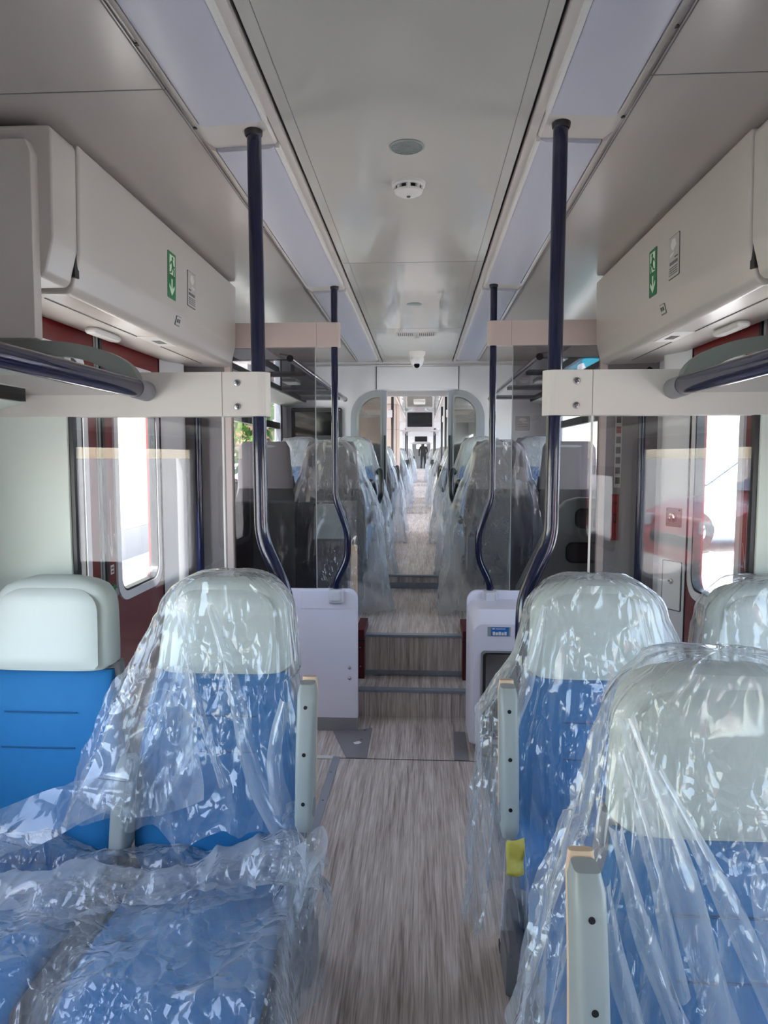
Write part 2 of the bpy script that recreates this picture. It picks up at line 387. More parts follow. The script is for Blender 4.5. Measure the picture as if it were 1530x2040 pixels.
def build_ceiling():
    b = MB()
    b.box(-.337, .337, -3.2, EY, CZ, CZ + .05, 'ceil')
    b.box(-.337, .337, EY, YEND, CZ, CZ + .05, 'ceil')
    for s in (-1, 1):
        b.box(s * .337, s * .348, -3.2, YEND, CZ + .02, CZ + .05, 'black')
        b.box(s * .348, s * .372, -3.2, YEND, CZ - .006, CZ + .05, 'strip')
        b.box(s * .372, s * .60, -3.2, YEND, CZ + .004, CZ + .05, 'shoulder')
        b.box(s * .60, s * (WX + .06), -3.2, YEND, CZ, CZ + .05, 'shoulder')
        b.box(s * .303, s * .3045, -3.2, EY, CZ - .0006, CZ + .001, 'seam')
        for y in (-.2, 1.79, 3.39, 5.12):
            if y > 3: b.box(s * 0.0, s * .337, y, y + .003, CZ - .0006, CZ + .001, 'seam')
            if y < 3.0: b.box(s * .60, s * WX, y, y + .004, CZ - .0008, CZ + .001, 'seam')
        b.box(s * .604, s * .607, -3.2, EY, CZ - .0008, CZ + .001, 'seam')
        for y in (1.2, 1.6, 2.0, 2.85):
            b.lathe([(0, -.0015), (.006, -.0015), (.006, .001)], (s * .592, y, CZ), 'z', 'black', 10)
    tag(b.build('ceiling'), kind='structure')
build_ceiling()

def win_hole(y0, y1, z0, z1, r): return rrect(y0, y1, z0, z1, r)
def side_walls():
    n = 1
    for s, nm in ((-1, 'left'), (1, 'right')):
        b = MB(); a, c = s * WX, s * (WX + .06)
        def panel(y0, y1, hole=None, mat='wallw', z0=-.1, z1=CZ + .05):
            if hole: b.ring(rrect(y0, y1, z0, z1, 0), rrect(*hole, .06), 'x', a, c, mat)
            else: b.box(a, c, y0, y1, z0, z1, mat)
        panel(-3.2, -.35, (-2.9, -.55, .95, 1.45)); panel(-.35, 2.045 + DY[s], (-.15, 1.60, .85, 1.62))
        b.box(a, c, 2.045 + DY[s], 3.45 + DY[s], 2.10, CZ + .05, 'wallw')
        panel(3.45 + DY[s], 4.10)
        panel(4.10, EY, (4.15, 6.60, 1.08, 2.22))
        panel(EY, 8.0)
        for y0 in (8.0, 14.0, 20.0, 26.0, 32.0, 38.0):
            panel(y0, y0 + 3.0, (y0 + .25, y0 + 2.8, 1.2, 2.1)); panel(y0 + 3.0, y0 + 6.0 if y0 < 38 else YEND, (y0 + 3.2, y0 + 5.6, 1.2, 2.1))
        tag(b.build('wall_' + nm), kind='structure')
        # windows: rubber frame and pane
        for (y0, y1, z0, z1, tr) in ((-2.9, -.55, .95, 1.45, 0), (-.15, 1.60, .85, 1.62, 0), (4.15, 6.60, 1.08, 2.22, 1)):
            w = empty(f'window_{n}', (a, (y0 + y1) / 2, z0), kind='structure'); n += 1
            def loc(o):
                o.parent = w; o.location = (-a, -(y0 + y1) / 2, -z0); return o
            f = MB(); f.ring(rrect(y0 - .03, y1 + .03, z0 - .03, z1 + .03, .08), rrect(y0 + .035, y1 - .035, z0 + .035, z1 - .035, .05), 'x', a - s * .012, a + s * .03, 'bezel')
            if tr:
                f.box(a - s * .012, a + s * .03, y0, y1, 1.80, 1.86, 'bezel', .004)
                f.box(a - s * .02, a + s * .03, y1 - .10, y1 - .07, z0, z1, 'alu'); f.box(a - s * .015, a + s * .03, y1 - .055, y1 - .04, z0, z1, 'alu')
            loc(f.build('window_frame'))
            g = MB(); g.box(a + s * .03, a + s * .036, y0, y1, z0, z1, 'gpane'); loc(g.build('pane'))
side_walls()

def end_walls():
    b = MB()
    # end wall at EY with the arched doorway
    hole = rrect(-.66, .66, Z3 - .2, 2.19, (0, 0, .27, .27), 10)
    b.ring(rrect(-WX - .05, WX + .05, -.1, CZ + .04, 0, 10), hole, 'y', EY, EY + .10, 'wallw')
    # header panel, cornice, black joints
    b.box(-.40, .40, EY - .012, EY, 2.205, 2.42, 'wallw', .004)
    for s in (-1, 1): b.box(s * .402, s * .407, EY - .008, EY, 2.20, 2.425, 'bezel')
    b.box(-WX, WX, EY - .02, EY, 2.425, 2.44, 'strip', .003)
    tag(b.build('wall_end'), kind='structure')
    b = MB(); b.box(-WX - .06, WX + .06, -3.26, -3.2, -.1, CZ + .05, 'wallw'); tag(b.build('wall_behind'), kind='structure')
    b = MB()
    b.ring(rrect(-WX, WX, .3, CZ, 0), rrect(-.34, .34, 2.02, 2.30, .05), 'y', YEND, YEND + .1, 'wallw')
    b.box(-.05, .05, YEND - .01, YEND + .11, 1.9, 2.32, 'wallw')
    tag(b.build('wall_far'), kind='structure')
end_walls()

# sliding gangway doors standing in the arch: frame, glass side lights
def gangway():
    for s, sd in ((-1, 'left-hand'), (1, 'other')):
        d = empty('door_3' if s < 0 else 'door_4', (s * .48, EY + .05, Z3), kind='structure')
        off = (-s * .48, -EY - .05, -Z3)
        r = (0, 0, .25, 0) if s > 0 else (0, 0, 0, .25)
        o1 = rrect(min(s * .302, s * .655), max(s * .302, s * .655), Z3, 2.185, r, 10)
        ri = (.02, .02, .19, .02) if s > 0 else (.02, .02, .02, .19)
        i1 = rrect(min(s * .362, s * .575), max(s * .362, s * .575), Z3 + .12, 2.125, ri, 10)
        f = MB(); f.ring(o1, i1, 'y', EY - .03, EY + .06, 'grpane')
        o2 = rrect(min(s * .345, s * .60), max(s * .345, s * .60), Z3 + .09, 2.145, (.02, .02, .21, .02) if s > 0 else (.02, .02, .02, .21), 10)
        f.ring(o2, i1, 'y', EY - .04, EY - .03, 'greyl')
        f.build('door_frame', d, off)
        g = MB(); g.prism(i1, 'y', EY + .01, EY + .016, 'gdoor'); g.build('pane', d, off)
        h = MB(); h.tube([(s * .318, EY - .05, 1.25), (s * .318, EY - .05, 1.75)], .009, 'black', 10); h.build('door_handle', d, off)
    # gangway tunnel lining
    b = MB()
    for s in (-1, 1): b.box(s * .66, s * .72, EY + .1, 7.6, .4, 2.3, 'grpane')
    b.box(-.72, .72, EY + .1, 7.6, 2.20, 2.3, 'strip')
    b.ring(rrect(-WX - .05, WX + .05, .3, CZ + .04, 0), rrect(-.66, .66, .3, 2.2, .02), 'y', 7.6, 7.68, 'wallw')
    tag(b.build('trim_20'), kind='structure')
gangway()

def doors():
    for s, nm in ((-1, 'door_1'), (1, 'door_2')):
        a = s * WX
        d = empty(nm, (a, 2.77 + DY[s], 0), kind='structure'); off = (-a, -2.77, 0)
        for k, (y0, y1) in enumerate(((2.06, 2.755), (2.79, 3.44))):
            wy0, wy1 = (y0 + .13, y1 - .14) if k == 0 else (y0 + .13, y1 - .07)
            hole = rrect(wy0, wy1, .93, 1.93, .07)
            f = MB(); f.ring(rrect(y0, y1, .02, 2.08, 0), hole, 'x', a, a + s * .045, 'redd'); lf = f.build('door_leaf', d, off)
            fr = MB(); fr.ring(rrect(wy0 - .035, wy1 + .035, .895, 1.965, .10), rrect(wy0 + .004, wy1 - .004, .934, 1.926, .068), 'x', a - s * .010, a + s * .004, 'wallw')
            fr.ring(rrect(wy0 + .003, wy1 - .003, .933, 1.927, .068), rrect(wy0 + .014, wy1 - .014, .944, 1.916, .06), 'x', a - s * .006, a + s * .03, 'bezel')
            fr.build('window_frame', lf)
            g = MB(); g.box(a + s * .02, a + s * .026, wy0, wy1, .93, 1.93, 'gpane'); g.build('pane', lf)
        b = MB(); b.box(a - s * .004, a + s * .045, 2.755, 2.772, .02, 2.08, 'greyl'); b.box(a - s * .012, a + s * .045, 2.772, 2.792, .02, 2.08, 'bezel'); b.box(a - s * .004, a + s * .04, 2.735, 2.743, .02, 2.08, 'greyl')
        b.build('seal', d, off)
        b = MB(); b.box(a - s * .01, a + s * .05, 2.06, 3.44, 2.075, 2.10, 'greyl'); b.box(a - s * .004, a + s * .05, 3.44, 3.46, 0, 2.1, 'bezel'); b.build('door_rail', d, off)
        b = MB(); b.lathe([(0, -.018), (.022, -.018), (.026, -.012), (.034, -.010), (.036, 0)], (a, 2.845, .955), 'x', 'greyl', 24) if s > 0 else b.lathe([(0, .018), (.022, .018), (.026, .012), (.034, .010), (.036, 0)], (a, 2.845, .955), 'x', 'signg', 24)
        b.lathe([(0, -s * .0205), (.018, -s * .0205), (.020, -s * .018)], (a, 2.845, .955), 'x', 'greyl', 24)
        b.build('door_button', d, off)
        b = MB(); x0, x1 = a - s * .0018, a - s * .0002
        b.box(x0, x1, 2.842, 2.846, 1.12, 1.36, 'stickw')
        for q in (-1, 1): b.prism([(2.844, 1.10), (2.844, 1.125), (2.844 + q * .032, 1.21), (2.844 + q * .029, 1.21)], 'x', x0, x1, 'stickw')
        b.box(x0, x1, 2.83, 2.862, 1.035, 1.075, 'stickw'); b.box(x0 - s * .0006, x0, 2.835, 2.857, 1.042, 1.05, 'ink'); b.box(x0 - s * .0006, x0, 2.835, 2.857, 1.058, 1.066, 'ink')
        b.build('arrow_marking', d, off)
        # threshold
        t = MB(); t.box(a - s * .10, a, 2.06, 3.44, 0, .006, 'alu'); t.build('threshold', d, off)
doors()

# ------------------------------------------------------------------ ceiling fittings
def light_bar(s, y0, y1, label):
    e = empty('ceiling_light', (s * .47, (y0 + y1) / 2, CZ), label=label, cat='lamp', group='ceiling light strips')
    off = (-s * .47, -(y0 + y1) / 2, -CZ)
    b = MB(); b.prism([(s * .385, CZ + .003), (s * .385, CZ - .016), (s * .40, CZ - .022), (s * .545, CZ - .030), (s * .556, CZ - .026), (s * .560, CZ + .003)], 'y', y0, y1, 'lens', smooth=True); b.build('lens', e, off)
    b = MB(); b.box(s * .372, s * .385, y0, y1, CZ - .020, CZ + .003, 'stickw', .002); b.prism([(s * .560, CZ + .003), (s * .560, CZ - .026), (s * .572, CZ - .022), (s * .592, CZ + .003)], 'y', y0, y1, 'strip', smooth=True); b.build('housing', e, off)
    return e
for s, w in ((-1, 'above the seat with loose film'), (1, 'above the wrapped seats')):
    side = 'window side with the yellow building' if s < 0 else 'side with the red bulkhead key switch'
    light_bar(s, -3.0, 1.93, f'long ceiling light strip ending at the near navy pole, {"TV screen" if s<0 else "waste bin"} side')
    light_bar(s, 2.09, 3.73, f'short ceiling light strip between the two navy poles, {"TV screen" if s<0 else "waste bin"} side')
    light_bar(s, 3.88, 6.62, f'ceiling light strip from the far pole to the end wall, {"TV screen" if s<0 else "waste bin"} side')
for s in (-1, 1):
    b = MB()
    for (y0, y1) in ((1.93, 2.09), (3.73, 3.88), (6.62, 6.75)):
        b.prism([(s * .372, CZ + .003), (s * .385, CZ - .010), (s * .56, CZ - .018), (s * .592, CZ + .003)], 'y', y0, y1, 'strip', smooth=True)
    tag(b.build(f'trim_{30 + s}'), kind='structure')

def grille():
    e = empty('ceiling_speaker', (0, 2.15, CZ), label='round mesh speaker grille in the glossy ceiling', cat='speaker')
    b = MB(); b.lathe([(.052, 0), (.052, -.003), (.047, -.004), (.047, 0)], (0, 0, 0), 'z', 'greyl'); b.build('rim', e)
    b = MB(); b.lathe([(0, -.0005), (.047, -.0005)], (0, 0, 0), 'z', 'greyd')
    for i in range(-7, 8):
        w = math.sqrt(max(.046 ** 2 - (i * .0062) ** 2, 0)); 
        for rot in (0, 1):
            p = Vector((i * .0062, -w, -.002)); q = Vector((i * .0062, w, -.002)); R = Matrix.Rotation(PI / 4 + rot * PI / 2, 3, 'Z')
            b.tube([R @ p, R @ q], .0013, 'greyl', 5, False)
    b.build('mesh_grille', e)
    e = empty('smoke_detector', (0, 2.43, CZ), label='white domed smoke detector on the ceiling behind the speaker grille', cat='detector')
    b = MB(); b.lathe([(.058, 0), (.056, -.010), (.050, -.014), (.046, -.014)], (0, 0, 0), 'z', 'stickw'); b.build('base', e)
    b = MB()
    for k in range(8):
        a = 2 * PI * k / 8; c, t = math.cos(a), math.sin(a)
        b.tube([(c * .043, t * .043, -.012), (c * .041, t * .041, -.026)], .008, 'stickw', 8)
    b.lathe([(.036, -.012), (.036, -.026)], (0, 0, 0), 'z', 'greyd'); b.lathe([(.048, -.026), (.046, -.032), (.030, -.040), (.010, -.043), (0, -.043)], (0, 0, 0), 'z', 'stickw')
    b.lathe([(.007, -.0425), (.006, -.046), (0, -.046)], (0, 0, 0), 'z', 'ink', 12); b.build('dome', e)
    o = MB().lathe([(0, -.004), (.040, -.004), (.046, -.002), (.047, 0)], (0, 0, 0), 'z', 'greyl').build('ceiling_disc', None, (0, 4.31, CZ)); tag(o, 'small flat round disc on the ceiling ahead of the twin vents', 'ceiling fitting')
    for x, w in ((-.08, 'TV screen'), (.08, 'waste bin')):
        e = empty('ceiling_vent', (x, 5.36, CZ), label=f'slotted ceiling vent, the one of the pair nearer the {w} side', cat='vent', group='twin ceiling vents')
        MB().ring(rrect(-.07, .07, -.07, .07, .01), rrect(-.064, .064, -.064, .064, .006), 'z', -.003, 0, 'strip').build('frame', e)
        b = MB(); b.box(-.064, .064, -.064, .064, -.001, 0, 'ink')
        for i in range(9): b.box(-.063 + i * .0148, -.0575 + i * .0148, -.064, .064, -.0025, -.001, 'strip')
        b.build('slats', e)
    e = empty('security_camera', (0, 6.25, CZ), label='white dome security camera hanging from the ceiling before the end wall', cat='camera')
    MB().lathe([(.075, 0), (.075, -.02), (.06, -.045), (.062, -.06), (.062, -.085), (.058, -.09)], (0, 0, 0), 'z', 'stickw').build('housing', e)
    MB().lathe([(.056, -.088), (.052, -.11), (.036, -.132), (.014, -.142), (0, -.143)], (0, 0, 0), 'z', 'wallw').build('dome', e)
    MB().lathe([(.026, 0), (.024, -.012), (.012, -.016), (0, -.016)], (0, -.036, -.122), 'y', 'screenb', 16).build('lens', e)
grille()

# ------------------------------------------------------------------ poles
def pole(s, far):
    Y = 3.80 if far else 2.0; r = .0185 if far else .0205
    nm = ('far' if far else 'near')
    if far:
        lab = f'slim navy handrail pole standing on the {"white screw-fixed panel" if s<0 else "waste bin cabinet"}, bent outward low down'
        pts = [(s * .428, Y, CZ - .01), (s * .428, Y, 1.32), (s * .360, Y, 1.13), (s * .360, Y, .985), (s * .425, Y, .85), (s * .425, Y, .80)]
    else:
        lab = f'near navy handrail pole bending in behind the wrapped aisle seat, {"TV screen" if s<0 else "waste bin"} side'
        pts = [(s * .425, Y, CZ - .018), (s * .420, Y, 1.31), (s * .345, Y - .02, 1.15), (s * .338, Y - .03, 1.08), (s * .338, Y - .03, .90)]
    e = empty('handrail_pole', (s * .42, Y, 0), label=lab, cat='pole', group=nm + ' navy poles')
    off = (-s * .42, -Y, 0)
    b = MB(); path = smooth_path(pts, .05, 8); n = len(path)
    rs = None
    if not far: rs = [r] * (n - 1) + [r * .6]
    b.tube(path, r, 'navy', 24, True, rs); b.build('pole', e, off)
    b = MB(); b.lathe([(r + .001, -.016), (r + .004, -.012), (r + .005, 0)], (s * .4265, Y, CZ - .012), 'z', 'bezel', 24); b.build('ceiling_collar', e, off)
    if far:
        b = MB(); b.box(s * .425 - .042, s * .425 + .042, Y - .05, Y + .03, .735, .812, 'white', .012, 3); b.box(s * .425 - .028, s * .425 + .028, Y - .062, Y - .03, .75, .808, 'white', .010, 3); b.build('foot_bracket', e, off)
for far in (False, True):
    for s in (-1, 1): pole(s, far)
for s in (-1, 1):
    x = s * (1.165 if s < 0 else 1.156)
    e = empty('grab_bar', (x, 3.72 if s < 0 else 3.58, 0), label=f'vertical navy grab bar beside the {"sunlit yellow-building door" if s<0 else "key switch and lock hatch"}', cat='grab bar', group='door grab bars')
    MB().tube(smooth_path([(s * .04, .03, 1.98), (0, 0, 1.95), (0, 0, .55), (s * .04, .03, .52)], .04), .019, 'navy', 20).build('bar', e)

# ------------------------------------------------------------------ near and far glass screens
def screen(s, far):
    Y = 3.80 if far else 2.0
    if far: lab = f'tinted glass screen with pinkish top rail over the {"white screw-fixed panel" if s<0 else "waste bin cabinet"}'
    else: lab = f'clear glass screen with pale screw-fixed rail behind the {"bare and the film-wrapped blue seat" if s<0 else "three wrapped seats"}'
    e = empty('glass_screen', (s * .8, Y, 0), label=lab, cat='screen', group=('far' if far else 'near') + ' glass screens')
    off = (-s * .8, -Y, 0)
    z0, z1 = (2.137, 2.265) if far else (1.663, 1.788)
    xe = .395 if far else .388
    # rail wraps round the pole at its free end
    b = MB(); lo, hi = -.030, .030
    pts = []
    for i in range(9):
        a = PI / 2 + PI * i / 8; pts.append((xe + .030 + .030 * math.cos(a), .030 * math.sin(a)))
    out = [(s * u, Y + v) for u, v in pts] + [(s * (WX if far else WX), Y - .030), (s * WX, Y + .030)]
    b.prism(out, 'z', z0, z1, 'pink' if far else 'railp'); b.build('rail', e, off)
    if not far:
        b = MB(); b.box(s * .5205, s * .522, Y - .0305, Y - .03, z0, z1, 'seam'); b.build('rail_joint', e, off)
        for z in (1.757, 1.690):
            b = MB(); b.lathe([(0, -.004), (.003, -.004), (.0035, -.002), (.006, -.0045), (.0085, -.004), (.0095, -.001), (.0098, 0)], (s * .477, Y - .030, z), 'y', 'screw', 20); b.build('screw', e, off)
        b = MB(); b.box(s * .53, s * .99, Y - .004, Y + .004, .45, z0, 'gnear'); b.build('glass_pane', e, off)
        b = MB(); b.box(s * .5265, s * .531, Y - .0045, Y + .0045, .45, z0, 'stickw'); b.build('pane_edge', e, off)
        b = MB(); b.box(s * .985, s * WX, Y - .02, Y + .02, 0, 1.875, 'screen', .004); b.box(s * .972, s * .985, Y - .012, Y + .012, .45, z0, 'bezel'); b.build('solid_panel', e, off)
    else:
        b = MB(); b.box(s * .535, s * 1.0, Y - .004, Y + .004, .80, z0, 'gdark'); b.build('glass_pane', e, off)
        b = MB(); b.box(s * .5205, s * .522, Y - .0305, Y - .03, z0, z1, 'seam'); b.build('rail_joint', e, off)
        b = MB(); b.box(s * .532, s * .5355, Y - .0045, Y + .0045, .80, z0, 'greyl'); b.build('pane_edge', e, off)
        b = MB(); b.box(s * 1.0, s * WX, Y - .02, Y + .02, 0, 2.14, 'inner', .003); b.box(s * .995, s * 1.03, Y - .028, Y + .028, .0, 2.14, 'pink', .004); b.build('solid_panel', e, off)
for far in (False, True):
    for s in (-1, 1): screen(s, far)

# white pillars between the door and the far screen
for s in (-1, 1):
    yp = 3.445 + DY[s]
    b = MB(); b.prism([(s * WX, yp), (s * 1.290, yp + .004), (s * 1.230, yp + .115), (s * 1.222, yp + .14), (s * 1.224, yp + .165), (s * 1.25, yp + .19), (s * WX, yp + .20)], 'z', 0, 2.05, 'wallw', smooth=True)
    tag(b.build('pillar_left' if s < 0 else 'pillar_right'), kind='structure')

# lower white panel (one side) and waste bin cabinet (other side)
e = empty('lower_panel', (-.65, 3.80, 0), label='white lower panel with two pairs of screws and a steel kick strip', cat='panel'); off = (.65, -3.80, 0)
b = MB(); b.prism(rrect(-1.0, -.305, .075, .812, (0, 0, .055, 0), 8), 'y', 3.785, 3.815, 'lav', .004, 2); b.build('board', e, off)
b = MB(); b.prism(rrect(-.62, -.318, .70, .800, (0, 0, .05, 0), 8), 'y', 3.781, 3.787, 'lav', .002, 2); b.build('cap_edge', e, off)
for x in (-.70, -.352):
    for z in (.365, .305):
        b = MB(); b.lathe([(0, -.008), (.005, -.0078), (.009, -.004), (.010, 0)], (x, 3.785, z), 'y', 'screw', 18); b.build('screw', e, off)
b = MB(); b.box(-1.0, -.31, 3.783, 3.818, 0, .076, 'steel', .002); b.build('kick_strip', e, off)

e = empty('waste_bin', (.55, 3.62, 0), label='white waste bin cabinet with dark open front and small blue sign', cat='bin'); off = (-.55, -3.62, 0)
b = MB(); b.prism(rrect(.300, 1.0, .0, .812, (0, 0, 0, .06), 8), 'y', 3.785, 3.815, 'lav', .004, 2); b.build('back_board', e, off)
oz = rrect(.315, .80, .075, .70, (.02, .02, .05, .05), 8); iz = rrect(.362, .73, .115, .555, .02, 8)
b = MB(); b.ring(oz, iz, 'y', 3.47, 3.49, 'lav')
# bevel between face and carcass
A = rrect(.315, .80, .075, .70, (.02, .02, .05, .05), 8); B = rrect(.300, .82, .05, .765, (.02, .02, .06, .06), 8)
b.loft([[(u, 3.47, v) for u, v in A], [(u - .004 if u < .56 else u + .004, 3.478, v + (.014 if v > .4 else -.004)) for u, v in A], [(u, 3.53, v) for u, v in B], [(u, 3.784, v) for u, v in B]], 'lav', False)
b.build('carcass', e, off)
b = MB(); b.ring(rrect(.352, .74, .105, .565, .02, 8), iz, 'y', 3.463, 3.52, 'steel'); b.ring(rrect(.363, .729, .116, .554, .02, 8), rrect(.378, .714, .131, .545, .015, 8), 'y', 3.470, 3.52, 'bezel'); b.build('opening_frame', e, off)
b = MB(); b.box(.362, .73, 3.74, 3.76, .11, .56, 'white'); b.box(.35, .363, 3.50, 3.76, .10, .57, 'grey'); b.box(.729, .742, 3.50, 3.76, .10, .57, 'grey'); b.box(.35, .742, 3.50, 3.76, .10, .115, 'grey'); b.box(.35, .742, 3.50, 3.76, .555, .57, 'grey'); b.build('liner', e, off)
b = MB(); b.box(.330, .79, 3.48, 3.78, 0, .076, 'steel', .02, 3); b.build('plinth', e, off)
b = MB(); b.box(.385, .50, 3.4665, 3.471, .640, .688, 'greyl', .004); b.build('sign_recess', e, off)
b = MB(); b.box(.402, .49, 3.4640, 3.4668, .643, .686, 'signb', .001)
b.box(.408, .420, 3.4632, 3.4642, .676, .682, 'stickw'); b.box(.424, .474, 3.4632, 3.4642, .677, .6805, 'stickw')
for i in range(5): b.box(.410 + i * .0145, .422 + i * .0145, 3.4632, 3.4642, .646, .664 - .003 * (i % 2), 'stickw')
b.build('blue_sign', e, off)
# dark rubbish bag in the bin
def crumple(c, r, seed, amp=.35, m='bag', sub=4):
    bm = bmesh.new(); bmesh.ops.create_icosphere(bm, subdivisions=sub, radius=1.0)
    for v in bm.verts:
        n1 = noise.noise(v.co * 1.7 + Vector((seed, 0, 0))); n2 = abs(noise.noise(v.co * 4 + Vector((0, seed, 0))))
        k = 1 + amp * n1 - amp * .5 * n2; v.co = Vector((v.co.x * r[0] * k + c[0], v.co.y * r[1] * k + c[1], v.co.z * r[2] * k + c[2]))
    b = MB(); b.bm(bm, m, True); bm.free(); return b
tag(crumple((.515, 3.66, .195), (.085, .055, .075), 3.0).build('rubbish_bag'), 'crumpled dark rubbish bag lying inside the waste bin', 'bag')

# floor plates, strip, scrap
b = MB(); b.prism([(-.445, 3.775), (-.305, 3.80), (-.228, 3.83), (-.226, 3.435), (-.335, 3.435)], 'z', 0, .004, 'steel', .001, 1)
o = b.build('floor_plate'); tag(o, 'angled grey steel floor plate at the foot of the white screw-fixed panel', 'floor plate')
for x_, y_ in ((-.265, 3.79), (-.275, 3.66)):
    b = MB(); b.lathe([(0, .0015), (.006, .001), (.007, 0)], (x_, y_, .004), 'z', 'screw', 12); b.build('screw', o)
b = MB(); b.prism([(.235, 3.80), (.297, 3.80), (.297, 3.435), (.222, 3.435)], 'z', 0, .004, 'steel', .001, 1)
o = b.build('floor_plate'); tag(o, 'small grey steel floor plate beside the waste bin', 'floor plate')
b = MB(); b.lathe([(0, .0015), (.006, .001), (.007, 0)], (.265, 3.60, .004), 'z', 'screw', 12); b.build('screw', o)
b = MB(); b.prism([(-.315, 3.62), (-.285, 3.635), (-.27, 3.62), (-.283, 3.60), (-.305, 3.595)], 'z', .0045, .0062, 'paper'); tag(b.build('paper_scrap'), 'scrap of white paper lying on the angled steel floor plate', 'paper')
e = empty('floor_strip', (-.40, 3.0, 0), label='long aluminium floor strip beside the aisle with a white cross end', cat='floor strip'); off = (.40, -3.0, 0)
b = MB(); b.prism([(-.412, 2.5), (-.375, 2.5), (-.365, 3.44), (-.402, 3.44)], 'z', 0, .006, 'alu', .002, 2); b.build('strip', e, off)
b = MB(); b.box(-.75, -.40, 3.415, 3.45, 0, .006, 'stickw', .002); b.build('cross_end', e, off)
for y in (2.7, 2.98, 3.26):
    b = MB(); b.lathe([(0, .0014), (.005, .001), (.006, 0)], (-.39, y, .006), 'z', 'screw', 10); b.build('screw', e, off)
b = MB(); b.prism([(.36, 2.5), (.40, 2.5), (.40, 3.44), (.36, 3.44)], 'z', 0, .006, 'alu', .002, 2); tag(b.build('floor_strip'), 'aluminium floor strip running from the waste bin to the wrapped seats', 'floor strip')

